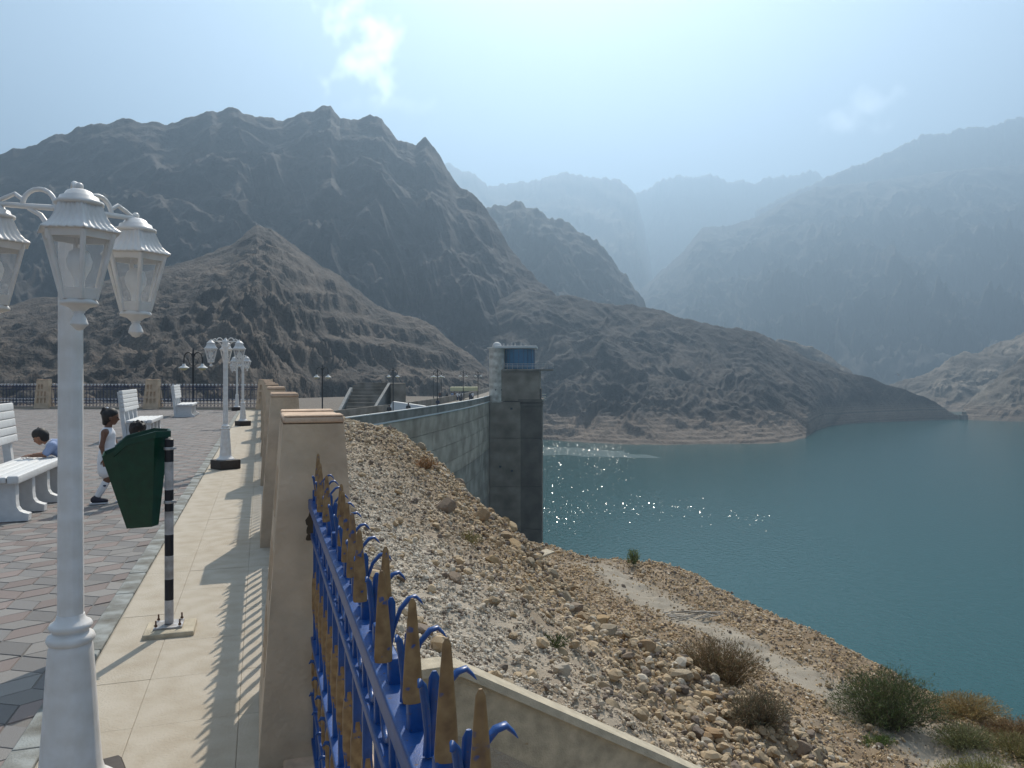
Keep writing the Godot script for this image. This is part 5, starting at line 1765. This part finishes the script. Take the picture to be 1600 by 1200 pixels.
func tower() -> void:
	var t := thing("intake_tower", "tall grey concrete intake tower with white drum and blue glazed control room", "tower", Vector3(43.05, 0, -145.9), deg_to_rad(-22.0))
	var shaft: StandardMaterial3D = M.dam.duplicate()
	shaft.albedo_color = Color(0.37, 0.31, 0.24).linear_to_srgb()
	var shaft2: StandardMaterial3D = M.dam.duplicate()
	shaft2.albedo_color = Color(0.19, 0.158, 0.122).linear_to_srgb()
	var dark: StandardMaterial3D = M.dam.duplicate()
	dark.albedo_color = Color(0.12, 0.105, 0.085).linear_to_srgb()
	var y := -3.6
	for h in [7.2, 9.6, 8.4, 9.6, 4.0]:
		var s := Shape.new()
		s.box(Vector3(3.02, y - h / 2.0 + 0.04, -4.4), Vector3(5.95, h - 0.08, 8.6))
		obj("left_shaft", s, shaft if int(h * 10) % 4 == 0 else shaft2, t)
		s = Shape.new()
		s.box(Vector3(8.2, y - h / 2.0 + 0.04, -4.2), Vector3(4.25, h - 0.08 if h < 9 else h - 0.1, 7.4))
		obj("right_shaft", s, shaft2, t)
		y -= h
	var s := Shape.new()
	s.box(Vector3(5.1, -20.0, -4.6), Vector3(10.0, 38.0, 7.0))
	obj("core", s, dark, t)
	s = Shape.new()
	s.box(Vector3(6.08, -0.3, -4.4), Vector3(7.6, 6.2, 8.4))
	obj("machine_room", s, shaft, t)
	s = Shape.new()
	s.box(Vector3(8.1, -3.30, -4.3), Vector3(5.0, 0.55, 8.9))
	s.box(Vector3(8.1, -4.15, -4.25), Vector3(4.7, 0.35, 8.2))
	obj("corbel", s, shaft2, t)
	s = Shape.new()
	s.lathe([Vector2(1.55, -3.7), Vector2(1.55, 7.1)], 32, Vector3(1.3, 0, -1.4))
	s.box(Vector3(1.3, 1.7, -4.4), Vector3(3.0, 10.8, 6.0))
	obj("white_drum", s, M.white_wall, t)
	s = Shape.new()
	s.ball(Vector3(1.3, 7.4, -1.5), Vector3(0.95, 0.95, 0.95), 10, 18)
	obj("dome", s, M.roof, t)
	for x in [1.2, 2.3]:
		s = Shape.new()
		s.box(Vector3(x, -1.2, 0.13 if x < 2 else -0.2), Vector3(0.22, 0.25, 0.1))
		obj("vent", s, M.black, t)
	s = Shape.new()
	s.lathe([Vector2(3.05, 2.95), Vector2(3.05, 6.9)], 40, Vector3(5.7, 0, -3.2))
	obj("glazing", s, M.glass_blue, t)
	for i in 11:
		var a := PI * i / 10.0
		var m := Shape.new()
		m.box(Vector3(5.7 + cos(a) * 3.06, 4.9, -3.2 + sin(a) * 3.06), Vector3(0.10, 3.9, 0.10), Basis(Vector3.UP, -a))
		obj("mullion", m, M.glass_bar, t)
	s = Shape.new()
	s.box(Vector3(5.15, 7.25, -3.3), Vector3(8.3, 0.5, 7.0), Basis(), 0.05)
	s.box(Vector3(0.0, 7.2, -3.0), Vector3(1.6, 0.2, 1.2))
	obj("roof_slab", s, M.roof, t)
	for q in [[2.6, 0.55], [3.4, 0.5], [4.2, 0.8], [4.9, 0.55], [6.1, 0.7], [7.0, 0.45]]:
		s = Shape.new()
		s.box(Vector3(q[0], 7.5 + q[1] / 2, -2.0), Vector3(0.28, q[1], 0.3))
		obj("roof_stub", s, M.steel, t)
	s = Shape.new()
	s.box(Vector3(7.5, 2.75, -3.4), Vector3(10.0, 0.3, 7.4))
	obj("balcony", s, M.concrete, t)
	var rail := Shape.new()
	for h in [0.45, 0.75, 1.05]:
		rail.box(Vector3(7.5, 2.9 + h, 0.26), Vector3(10.0, 0.09, 0.09))
		rail.box(Vector3(12.46, 2.9 + h, -3.4), Vector3(0.07, 0.07, 7.4))
	for i in 10:
		rail.box(Vector3(2.55 + i * 0.98, 3.4, 0.26), Vector3(0.06, 1.1, 0.06))
	obj("balcony_rail", rail, M.steel, t)
	for i in 3:
		s = Shape.new()
		s.box(Vector3(10.75, -2.1 - i * 0.5, 0.2), Vector3(0.8, 0.25, 1.2), Basis(), 0.05)
		obj("lit_bracket", s, M.white_wall, t)
	for q in [[2.1, -16.4], [4.4, -17.2], [4.3, -4.9]]:
		s = Shape.new()
		s.box(Vector3(q[0], q[1], -0.08), Vector3(0.45, 0.4, 0.12))
		obj("port", s, M.black, t)
	s = Shape.new()
	s.box(Vector3(6.05, -19.5, -0.42), Vector3(0.14, 31.0, 0.2))
	obj("guide_rail", s, shaft, t)

# ---------------------------------------------------------------- far land, water, sky
func hills() -> void:
	var foot := func(a: Array, y: float) -> Array:
		var o := []
		for q in a:
			o.append(Vector3(q.x, y, q.y))
		return o
	var v := func(x: float, y: float, z: float) -> Vector3: return Vector3(x, y, z)
	mountain("foothill",
		[V3(-216, 43, -386), V3(-162, 36, -379), V3(-103, 31, -370), V3(-80, 36, -373), V3(-57, 47, -382), V3(-31, 55, -389), V3(-14, 65, -399), V3(-2, 78, -411), V3(5, 77, -411), V3(16, 68, -407), V3(29, 58, -403), V3(44, 47, -398), V3(56, 37, -392), V3(71, 32, -385), V3(83, 25, -378), V3(92, 16, -370), V3(99, 10, -362), V3(106, 1, -349), V3(109, -9, -333)],
		foot.call([V2(-72, -129), V2(-56, -132), V2(-36, -130), V2(-28, -129), V2(-19, -130), V2(-11, -134), V2(-5, -138), V2(-1, -148), V2(2, -155), V2(7, -166), V2(13, -185), V2(23, -203), V2(31, -216), V2(43, -230), V2(53, -241), V2(63, -251), V2(70, -257), V2(80, -263), V2(87, -266)], -20.0),
		460, 200, {"seed": 21, "depth": 0.15, "rough": 2.9, "gully": 38.0, "crag": 13.0, "wide": 90.0, "patch": 38.0, "bend": 1.05, "benches": 12.0, "bench_at": 0.68, "bench_wide": 0.24, "stripes": 3.0, "col": Color(0.052, 0.040, 0.032), "pale": Color(0.122, 0.092, 0.068), "mat": M.near_hill})
	mountain("left_mountain",
		[V3(-511, 139, -840), V3(-368, 167, -810), V3(-274, 186, -805), V3(-222, 198, -796), V3(-192, 212, -795), V3(-160, 228, -793), V3(-142, 236, -791), V3(-117, 237, -787), V3(-73, 237, -781), V3(-45, 252, -776), V3(-21, 255, -773), V3(-3, 244, -767), V3(19, 246, -764), V3(42, 255, -756), V3(63, 259, -749), V3(72, 247, -747), V3(93, 249, -740), V3(109, 245, -730), V3(122, 225, -722), V3(139, 219, -716), V3(147, 224, -710), V3(159, 202, -697), V3(171, 176, -685), V3(184, 160, -664), V3(195, 139, -652), V3(206, 110, -631), V3(214, 86, -603), V3(226, 63, -574), V3(240, 45, -544)],
		foot.call([V2(-309, -508), V2(-217, -478), V2(-159, -469), V2(-128, -458), V2(-109, -452), V2(-90, -446), V2(-79, -443), V2(-65, -438), V2(-40, -430), V2(-24, -425), V2(-11, -420), V2(-2, -422), V2(10, -423), V2(23, -423), V2(36, -424), V2(41, -427), V2(54, -427), V2(65, -433), V2(73, -435), V2(85, -436), V2(91, -439), V2(101, -441), V2(110, -438), V2(121, -438), V2(132, -440), V2(145, -445), V2(160, -450), V2(178, -453), V2(197, -447)], -37.0),
		560, 220, {"seed": 31, "depth": 0.17, "rough": 6.5, "gully": 95.0, "crag": 46.0, "wide": 240.0, "patch": 90.0, "bend": 1.1, "stripes": 7.0, "col": Color(0.034, 0.030, 0.031), "pale": Color(0.062, 0.051, 0.046)})
	mountain("gorge_mountain",
		[V3(275, 256, -1159), V3(319, 254, -1135), V3(337, 259, -1119), V3(369, 264, -1109), V3(406, 242, -1087), V3(435, 229, -1067), V3(449, 217, -1053), V3(472, 195, -1035), V3(486, 172, -1021), V3(504, 142, -1005), V3(515, 115, -981), V3(509, 88, -953)],
		foot.call([V2(187, -788), V2(219, -778), V2(236, -782), V2(258, -775), V2(290, -775), V2(316, -776), V2(333, -781), V2(357, -783), V2(375, -787), V2(396, -790), V2(417, -793), V2(427, -800)], -37.0),
		260, 110, {"seed": 41, "depth": 0.2, "rough": 12.0, "gully": 110.0, "crag": 55.0, "wide": 260.0, "patch": 120.0, "bend": 1.0, "col": Color(0.045, 0.04, 0.038), "pale": Color(0.07, 0.062, 0.055)})
	mountain("peninsula",
		[V3(125, 14, -548), V3(150, 43, -551), V3(171, 58, -554), V3(190, 68, -559), V3(207, 65, -553), V3(221, 63, -549), V3(241, 60, -547), V3(262, 57, -545), V3(284, 56, -544), V3(301, 52, -538), V3(310, 46, -530), V3(331, 43, -523), V3(348, 38, -517), V3(365, 37, -512), V3(380, 31, -512), V3(396, 23, -507), V3(413, 14, -501), V3(436, 6, -499), V3(455, 1, -493), V3(479, -7, -487), V3(497, -13, -483), V3(516, -21, -479), V3(532, -31, -476), V3(541, -36, -473)],
		foot.call([V2(74, -323), V2(89, -328), V2(103, -334), V2(115, -339), V2(139, -373), V2(145, -361), V2(153, -348), V2(162, -336), V2(171, -328), V2(180, -323), V2(187, -320), V2(200, -316), V2(210, -312), V2(221, -311), V2(230, -311), V2(246, -315), V2(265, -329), V2(319, -390), V2(370, -437), V2(415, -456), V2(451, -463), V2(483, -469), V2(525, -472), V2(538, -471)], -37.0),
		560, 210, {"seed": 51, "depth": 0.2, "rough": 3.4, "gully": 60.0, "crag": 15.0, "wide": 120.0, "patch": 40.0, "bend": 1.55, "stripes": 3.4, "shore": 13.0, "col": Color(0.026, 0.024, 0.023), "pale": Color(0.09, 0.074, 0.06), "mat": M.near_hill})
	mountain("low_ridge",
		[V3(465, 19, -648), V3(492, 39, -649), V3(527, 32, -649), V3(552, 25, -651), V3(565, 16, -647), V3(577, 5, -643), V3(586, -7, -639)],
		foot.call([V2(416, -579), V2(435, -573), V2(459, -565), V2(475, -560), V2(486, -557), V2(497, -553), V2(505, -550)], -37.0),
		150, 60, {"seed": 55, "depth": 0.22, "rough": 6.0, "gully": 60.0, "crag": 30.0, "patch": 60.0, "stripes": 4.0, "col": Color(0.13, 0.11, 0.09), "pale": Color(0.22, 0.18, 0.14)})
	mountain("right_mountain",
		[V3(951, 123, -1977), V3(1061, 255, -2020), V3(1124, 309, -2031), V3(1193, 358, -2040), V3(1277, 452, -2044), V3(1370, 463, -2030), V3(1450, 489, -2020), V3(1534, 536, -2008), V3(1649, 590, -1986), V3(1783, 607, -1958), V3(1948, 631, -1920), V3(2115, 656, -1881), V3(2323, 676, -1829), V3(2615, 713, -1733), V3(3103, 713, -1574)],
		foot.call([V2(630, -1309), V2(672, -1280), V2(695, -1256), V2(728, -1245), V2(762, -1219), V2(803, -1190), V2(835, -1163), V2(878, -1149), V2(927, -1117), V2(997, -1094), V2(1082, -1066), V2(1168, -1039), V2(1275, -1004), V2(1435, -951), V2(1703, -864)], -37.0),
		420, 150, {"seed": 61, "depth": 0.2, "rough": 6.5, "gully": 150.0, "crag": 60.0, "wide": 320.0, "patch": 140.0, "bend": 1.2, "shore": 10.0, "col": Color(0.05, 0.046, 0.042), "pale": Color(0.08, 0.072, 0.062)})
	mountain("right_summit",
		[V3(1682, 591, -2343), V3(1813, 659, -2301), V3(1943, 719, -2258), V3(2009, 753, -2237), V3(2042, 756, -2226), V3(2107, 788, -2205), V3(2183, 824, -2180), V3(2216, 843, -2169), V3(2248, 861, -2158), V3(2336, 872, -2130), V3(2379, 886, -2116), V3(2466, 891, -2087), V3(2510, 902, -2073), V3(2553, 921, -2059), V3(2597, 930, -2044), V3(2815, 969, -1973), V3(3142, 1003, -1866), V3(3686, 957, -1688)],
		foot.call([V2(1223, -1704), V2(1318, -1673), V2(1413, -1642), V2(1461, -1627), V2(1485, -1619), V2(1532, -1603), V2(1588, -1585), V2(1611, -1577), V2(1635, -1570), V2(1699, -1549), V2(1730, -1539), V2(1794, -1518), V2(1825, -1508), V2(1857, -1497), V2(1889, -1487), V2(2047, -1435), V2(2285, -1357), V2(2681, -1228)], -37.0),
		300, 80, {"seed": 71, "depth": 0.14, "rough": 13.0, "gully": 200.0, "crag": 70.0, "wide": 400.0, "patch": 200.0})
	mountain("far_mountain",
		[V3(455, 642, -2997), V3(597, 804, -2950), V3(697, 831, -2918), V3(744, 796, -2902), V3(792, 789, -2887), V3(839, 737, -2871), V3(936, 757, -2864), V3(1008, 762, -2841), V3(1067, 782, -2821), V3(1127, 798, -2801), V3(1187, 785, -2782), V3(1258, 777, -2759), V3(1318, 775, -2739), V3(1355, 742, -2703), V3(1373, 704, -2673), V3(1382, 578, -2621), V3(1383, 450, -2573), V3(1366, 347, -2518)],
		foot.call([V2(263, -1729), V2(345, -1702), V2(402, -1683), V2(429, -1674), V2(457, -1666), V2(484, -1657), V2(536, -1640), V2(577, -1626), V2(611, -1615), V2(645, -1604), V2(679, -1593), V2(720, -1579), V2(755, -1568), V2(782, -1559), V2(798, -1554), V2(816, -1548), V2(830, -1544), V2(837, -1541)], -37.0),
		260, 70, {"seed": 81, "depth": 0.12, "rough": 16.0, "gully": 200.0, "crag": 80.0, "wide": 400.0, "patch": 200.0})
	mountain("farthest_mountain",
		[V3(1436, 745, -3183), V3(1587, 818, -3134), V3(1656, 838, -3111), V3(1725, 887, -3089), V3(1794, 907, -3066), V3(1862, 901, -3044), V3(1939, 913, -3019), V3(2000, 878, -2999), V3(2069, 884, -2977), V3(2129, 867, -2957), V3(2179, 901, -2941), V3(2256, 907, -2915), V3(2302, 907, -2900), V3(2366, 930, -2880), V3(2421, 896, -2862), V3(2509, 919, -2833), V3(2729, 942, -2761), V3(3004, 954, -2671)],
		foot.call([V2(1066, -2362), V2(1178, -2325), V2(1229, -2308), V2(1280, -2292), V2(1331, -2275), V2(1382, -2258), V2(1439, -2240), V2(1484, -2225), V2(1535, -2208), V2(1580, -2194), V2(1616, -2182), V2(1674, -2163), V2(1708, -2152), V2(1755, -2136), V2(1796, -2123), V2(1861, -2102), V2(2025, -2048), V2(2229, -1982)], -37.0),
		260, 60, {"seed": 91, "depth": 0.1, "rough": 18.0, "gully": 200.0, "crag": 80.0, "wide": 400.0, "patch": 200.0})
	mountain("right_shore_hill",
		[V3(661, -8, -678), V3(686, -1, -675), V3(710, 3, -673), V3(739, 20, -674), V3(768, 27, -675), V3(802, 33, -674), V3(832, 44, -675), V3(855, 53, -673), V3(900, 72, -668), V3(983, 92, -652), V3(1173, 108, -595)],
		foot.call([V2(599, -614), V2(609, -600), V2(611, -579), V2(624, -569), V2(637, -560), V2(653, -549), V2(666, -540), V2(675, -532), V2(699, -519), V2(744, -493), V2(883, -448)], -37.0),
		220, 90, {"seed": 95, "depth": 0.2, "rough": 6.0, "gully": 60.0, "crag": 34.0, "wide": 160.0, "patch": 70.0, "shore": 12.0, "stripes": 5.0, "col": Color(0.13, 0.11, 0.09), "pale": Color(0.24, 0.2, 0.155)})
	mountain("right_shore_spur",
		[V3(565, -25, -499), V3(578, -16, -500), V3(592, -10, -501), V3(607, 0, -501), V3(622, 11, -502), V3(637, 20, -502), V3(673, 34, -506), V3(728, 47, -499), V3(827, 52, -466)],
		foot.call([V2(521, -461), V2(521, -451), V2(525, -444), V2(529, -437), V2(536, -432), V2(542, -427), V2(556, -418), V2(582, -399), V2(638, -359)], -37.0),
		200, 90, {"seed": 97, "depth": 0.2, "rough": 5.0, "gully": 46.0, "crag": 26.0, "wide": 120.0, "patch": 50.0, "shore": 12.0, "stripes": 4.0, "bend": 1.3, "col": Color(0.13, 0.11, 0.09), "pale": Color(0.25, 0.21, 0.16), "mat": M.near_hill})
	var s := Shape.new()
	s.box(Vector3(0, 2.0, 0), Vector3(4.5, 6.0, 5.0), Basis(), 0.2)
	s.box(Vector3(1.5, 6.0, -0.5), Vector3(2.0, 3.0, 3.0), Basis(), 0.2)
	var bl := obj("shore_block", s, M.concrete)
	bl.position = Vector3(532, -34.5, -470)
	tag(bl, "small grey block standing in the water at the far right shore", "concrete block")
	# the bed under everything, out to the horizon, and the lake on it
	s = Shape.new()
	s.face([Vector3(-4500, -58, 1500), Vector3(4500, -58, 1500), Vector3(4500, -58, -4500), Vector3(-4500, -58, -4500)], Vector3.UP)
	struct("ground", s, M.earth)
	struct("lake_water", lake_sheet(), M.water)
	wind_patches()

func lake_sheet() -> ArrayMesh:
	var s := Shape.new()
	var pts := [Vector3(2, -33.4, 900), Vector3(3500, -33.4, 900), Vector3(3500, -33.4, -2600), Vector3(250, -33.4, -2600), Vector3(96, -33.4, -300), Vector3(60, -33.4, -195), Vector3(40, -33.4, -146), Vector3(5, -33.4, -74)]
	var poly := PackedVector2Array()
	for q in pts:
		poly.append(Vector2(q.x, q.z))
	var idx := Geometry2D.triangulate_polygon(poly)
	for i in range(0, idx.size(), 3):
		s.face([pts[idx[i]], pts[idx[i + 1]], pts[idx[i + 2]]], Vector3.UP)
	return s.mesh()

func wind_patches() -> void:  # cat's paws: water ruffled by gusts, rougher than the calm lake round it
	var m: StandardMaterial3D = M.water.duplicate()
	m.roughness = 0.25
	m.metallic_specular = 0.42
	m.normal_scale = 0.6
	m.uv1_scale = Vector3.ONE / 6.0
	var wob := noise(0.02, 3, 73)
	var k := 0
	for q in [[V3(112, 0, -370), V3(161, 0, -292), 25.0, 0.0]]:
		var a: Vector3 = q[0]
		var b: Vector3 = q[1]
		var side := (b - a).cross(Vector3.UP).normalized()
		var s := Shape.new()
		var n := 40
		for i in n + 1:
			var f := float(i) / n
			var c := a.lerp(b, f)
			var w: float = q[2] * pow(sin(PI * clampf(f * 0.85 + 0.13, 0.0, 1.0)), 0.8)
			for e in [-1.0, 1.0]:
				var p: Vector3 = c + side * e * w * (0.7 + 0.6 * wob.get_noise_2d(c.x * 2.0 + e * 90.0, c.z * 2.0))
				p.y = -33.392 + q[3] * 0.5
				s.p(p)
		for i in n:
			s.orient([i * 2, i * 2 + 1, i * 2 + 3, i * 2 + 2], Vector3(a.x, -90, a.z))
		struct("ruffled_water", s, m)
		k += 1

func V3(x: float, y: float, z: float) -> Vector3:
	return Vector3(x, y, z)

func V2(x: float, z: float) -> Vector2:
	return Vector2(x, z)

func glints(sun: Vector3) -> void:  # wind ripples steep enough to flash in the sun
	var r := RandomNumberGenerator.new()
	r.seed = 9
	var s := Shape.new()
	s.face([Vector3(-0.5, 0, -0.5), Vector3(0.5, 0, -0.5), Vector3(0.5, 0, 0.5), Vector3(-0.5, 0, 0.5)], Vector3.UP)
	var m: StandardMaterial3D = mat(Color(0.014, 0.082, 0.098), 0.14)
	var places := []
	var tints := []
	for i in 620:
		var px: float
		var dep: float
		var c := r.randf()
		if c < 0.34:
			px = r.randf_range(0.04, 0.16)
			dep = 0.105 + r.randfn() * 0.02
		elif c < 0.55:
			px = 0.04 + absf(r.randfn()) * 0.045
			dep = 0.178 + r.randfn() * 0.013
		elif c < 0.78:
			px = r.randf_range(0.12, 0.34)
			dep = 0.15 + px * 0.12 + r.randfn() * 0.008
		else:
			px = r.randf_range(0.04, 0.16)
			dep = 0.094 + r.randfn() * 0.006
		var d := 35.0 / maxf(dep, 0.06)
		var xc := px * d
		var p := Vector3(0.9505 * xc + 0.3107 * d, -33.36, 0.3107 * xc - 0.9505 * d)
		var eye := (Vector3(0, 1.6, 0) - p).normalized()
		var n := (eye + sun).normalized()
		n = (n + Vector3(r.randfn(), r.randfn(), r.randfn()) * 0.05).normalized()
		var bx := n.cross(Vector3.FORWARD).normalized()
		var w := r.randf_range(0.06, 0.15)
		places.append(Transform3D(Basis(bx, n, bx.cross(n)).scaled(Vector3(w, w, w)), p))
		tints.append(Color.WHITE)
	var o := scatter("water_ripples", s.mesh(), m, places, tints)
	tag(o, "sparkling wind ripples on the lake beside the tower", "ripples")

func clouds() -> ImageTexture:
	var w := 2048
	var h := 1024
	var img := Image.create(w, h, false, Image.FORMAT_RGBA8)
	img.fill(Color(0, 0, 0, 0))
	var n := noise(0.05, 5, 71)
	for q in [[7.2, 22.7, 2.7, 2.5, 2.0], [42.6, 17.6, 2.2, 1.2, 1.0], [9.0, 19.3, 3.5, 0.7, 0.4]]:
		var cx: float = q[0] / 360.0 * w
		var cy: float = (0.5 - q[1] / 180.0) * h
		var rx: float = q[2] * w / 360.0
		var ry: float = q[3] * h / 180.0
		for y in range(int(cy - ry * 2), int(cy + ry * 2)):
			for x in range(int(cx - rx * 2), int(cx + rx * 2)):
				var d := Vector2((x - cx) / rx, (y - cy) / ry)
				var k := 1.0 - d.length() * 0.85 + n.get_noise_2d(x * 1.3, y * 1.3) * 1.25 - 0.08
				var a: float = clampf(k * 0.9, 0.0, 1.0) * q[4]
				if a > 0.0:
					img.set_pixel(x, y, Color(1, 1, 1, minf(1.0, img.get_pixel(x, y).a + a * 0.55)))
	return ImageTexture.create_from_image(img)

# ---------------------------------------------------------------- the scene
func _ready() -> void:
	rng.seed = 20
	var cam := Camera3D.new()
	cam.name = "camera"
	cam.projection = Camera3D.PROJECTION_FRUSTUM
	cam.near = 0.05
	cam.size = 0.05
	cam.frustum_offset = Vector2(0, -0.00054)
	cam.far = 9000.0
	cam.position = Vector3(0, 1.6, 0)
	cam.rotation.y = deg_to_rad(-18.1)
	add_child(cam)
	cam.current = true
	var sun := DirectionalLight3D.new()
	sun.name = "sun"
	var to_sun := Vector3(sin(deg_to_rad(22.7)) * cos(deg_to_rad(45.6)), sin(deg_to_rad(45.6)), -cos(deg_to_rad(22.7)) * cos(deg_to_rad(45.6)))
	sun.basis = Basis.looking_at(-to_sun)
	sun.light_energy = 1.6
	sun.light_color = Color(1.0, 0.965, 0.91)
	sun.light_angular_distance = 0.5
	sun.shadow_enabled = true
	add_child(sun)
	var sky := ProceduralSkyMaterial.new()
	sky.sky_top_color = Color(0.57, 0.60, 0.64)
	sky.sky_horizon_color = Color(0.57, 0.68, 0.79)
	sky.sky_curve = 0.45
	sky.sky_energy_multiplier = 1.08
	sky.ground_bottom_color = Color(0.35, 0.33, 0.30)
	sky.ground_horizon_color = Color(0.62, 0.68, 0.72)
	sky.sun_angle_max = 90.0
	sky.sun_curve = 0.14
	sky.sky_cover = clouds()
	sky.sky_cover_modulate = Color(1, 1, 1, 1.0)
	var env := Environment.new()
	env.background_mode = Environment.BG_SKY
	env.sky = Sky.new()
	env.sky.sky_material = sky
	env.tonemap_mode = Environment.TONE_MAPPER_LINEAR
	env.tonemap_exposure = 1.3
	env.volumetric_fog_enabled = true
	env.volumetric_fog_density = 0.00053
	env.volumetric_fog_albedo = Color(0.73, 0.866, 1.0)
	env.volumetric_fog_anisotropy = 0.53
	env.volumetric_fog_length = 5000.0
	env.sdfgi_enabled = true
	env.ssao_enabled = true
	env.ssil_enabled = true
	var we := WorldEnvironment.new()
	we.name = "world"
	we.environment = env
	add_child(we)

	materials()
	M.roof_grey = mat(Color(0.42, 0.41, 0.38), 0.85, T.mottle, 3.0)
	M.white_wall = mat(Color(0.82, 0.78, 0.70), 0.8, T.stain, 6.0)
	M.glass_bar = mat(Color(0.02, 0.07, 0.15), 0.4)
	hills()
	bank()
	paving()
	dam()
	tower()
	channel()
	fences()
	var l0 := make_white_lamp("nearest white lamp post with three lanterns, filling the left of the frame", Vector3(-0.63, 0.0, -3.02), 0.0)
	l0.rotation.y = deg_to_rad(-73.0)
	copy_of(l0, Vector3(-0.58, 0, -14.1), deg_to_rad(-150.0), "second white lamp post from the viewer, on a dark block beside the kerb")
	copy_of(l0, Vector3(-0.55, 0, -26.0), deg_to_rad(-60.0), "third white lamp post, small on its dark block near the far fence")
	copy_of(l0, Vector3(-1.05, 0, -37.5), deg_to_rad(-20.0), "farthest white lamp post, right in front of the far fence")
	var on_dam := "black lamp posts on the dam"
	var b0 := make_black_lamp("black two arm lamp post behind the far fence, left of the second white lamp", Vector3(-3.48, -2.95, -44.8), deg_to_rad(-18.0), "black lamp posts round the plaza and dam")
	copy_of(b0, Vector3(5.0, -3.5, -67.6), deg_to_rad(-20.0), "black lamp post at the dam's near end, just above the nearest pillar")
	var labels := ["black lamp post on the dam in front of the stepped block", "black lamp post on the dam right of the white canopy", "black lamp post on the dam before the yellow awning", "last black lamp post on the dam, beside the white drum"]
	var i := 0
	for q in [[0.0, -0.6, 88.2, 621], [0.0, -0.6, 104.0, 689], [0.0, -0.6, 126.0, 728.5], [0.0, -0.6, 143.5, 751]]:
		var d: float = q[2]
		var xc: float = (q[3] - 800.0) / 1200.0 * d
		copy_of(b0, Vector3(0.9505 * xc + 0.3107 * d - 0.5, -3.5, 0.3107 * xc - 0.9505 * d), deg_to_rad(-20.0), labels[i])
		i += 1
	copy_of(b0, Vector3(36.6, -3.7, -160.5), deg_to_rad(-20.0), "black lamp post on the dam's far side, left end of the yellow awning")
	copy_of(b0, Vector3(36.2, -3.7, -166.5), deg_to_rad(-20.0), "black lamp post on the dam's far side, farthest left of the awning")
	var be := make_bench("nearest white concrete bench with a boarded back, at the left edge", Vector3(-2.5, 0, -10.75))
	copy_of(be, Vector3(-2.55, 0, -21.9), 0, "middle white bench behind the walking girl")
	copy_of(be, Vector3(-2.5, 0, -33.1), 0, "farthest white bench, standing alone before the far fence")
	bin()
	girl()
	boy()
	toddler()
	var bodies := []
	var V := func(x: float, y: float, z: float) -> Vector3: return Vector3(x, y, z)
	bodies.append(flesh([[V.call(0, 0.9, 0), V.call(0, 1.35, 0), 0.13, 0.15], [V.call(0, 1.4, 0), V.call(0, 1.52, 0), 0.07, 0.06], [V.call(0.01, 1.6, 0), V.call(0.01, 1.64, 0), 0.09, 0.1], [V.call(-0.19, 1.4, 0), V.call(-0.25, 1.1, 0.02), 0.06, 0.045], [V.call(-0.25, 1.1, 0.02), V.call(-0.24, 0.85, 0.1), 0.045, 0.035], [V.call(0.19, 1.4, 0), V.call(0.25, 1.1, 0.02), 0.06, 0.045], [V.call(0.25, 1.1, 0.02), V.call(0.24, 0.85, 0.1), 0.045, 0.035], [V.call(-0.09, 0.9, 0), V.call(-0.1, 0.06, 0), 0.1, 0.05], [V.call(0.09, 0.9, 0), V.call(0.1, 0.06, 0.03), 0.1, 0.05]], 0.04, 0.035).mesh())
	bodies.append(flesh([[V.call(0, 0.85, 0), V.call(0, 1.38, 0), 0.16, 0.17], [V.call(-0.2, 1.4, 0), V.call(-0.25, 1.12, 0.02), 0.085, 0.07], [V.call(0.2, 1.4, 0), V.call(0.25, 1.12, 0.02), 0.085, 0.07]], 0.05, 0.035).mesh())
	bodies.append(flesh([[V.call(-0.09, 0.88, 0), V.call(-0.1, 0.12, 0), 0.13, 0.085], [V.call(0.09, 0.88, 0), V.call(0.1, 0.12, 0.03), 0.13, 0.085]], 0.05, 0.035).mesh())
	bodies.append(flesh([[V.call(0, 1.64, -0.015), V.call(0, 1.68, 0), 0.105, 0.1]], 0.02, 0.03).mesh())
	var shirts := [M.black, M.cloth_white, M.cloth_navy, M.cloth_blue, M.rust]
	var who := [["visitor in dark clothes leaning on the parapet before the white canopy", 18.6, -96.3, 0], ["dark clad visitor at the parapet left of the white canopy", 15.4, -91.3, 0], ["visitor in navy on the dam between two black lamps", 26.2, -113.4, 2]]
	for q in who:
		visitor(q[0], Vector3(q[1] - 0.9, -3.62, q[2]), -0.5, shirts[q[3]], M.black, bodies)
	var r := RandomNumberGenerator.new()
	r.seed = 3
	var crowd := []
	for k in 12:
		crowd.append(Vector3(38.5 + r.randf() * 4.2 - (k % 3), -3.62, -150.0 - r.randf() * 15.0))
	crowd.sort_custom(func(a, b): return (0.9505 * a.x + 0.3107 * a.z) / (0.3107 * a.x - 0.9505 * a.z) < (0.9505 * b.x + 0.3107 * b.z) / (0.3107 * b.x - 0.9505 * b.z))
	var order := ["leftmost", "second from left", "third from left", "fourth from left", "fifth from left", "sixth from left", "sixth from right", "fifth from right", "fourth from right", "third from right", "second from right", "rightmost"]
	for k in 12:
		var sh := r.randi() % 5
		visitor("%s top, %s of the small crowd by the yellow awning" % [["visitor in black", "visitor in white", "visitor in navy", "visitor in pale blue", "visitor in brown"][sh], order[k]], crowd[k], r.randf() * TAU, shirts[sh], M.black if k % 2 else M.cloth_navy, bodies)
	stones()
	plants()
	glints(to_sun)
	for o in find_children("*", "Node3D", true, false):
		if o.has_meta("_names"):
			o.remove_meta("_names")
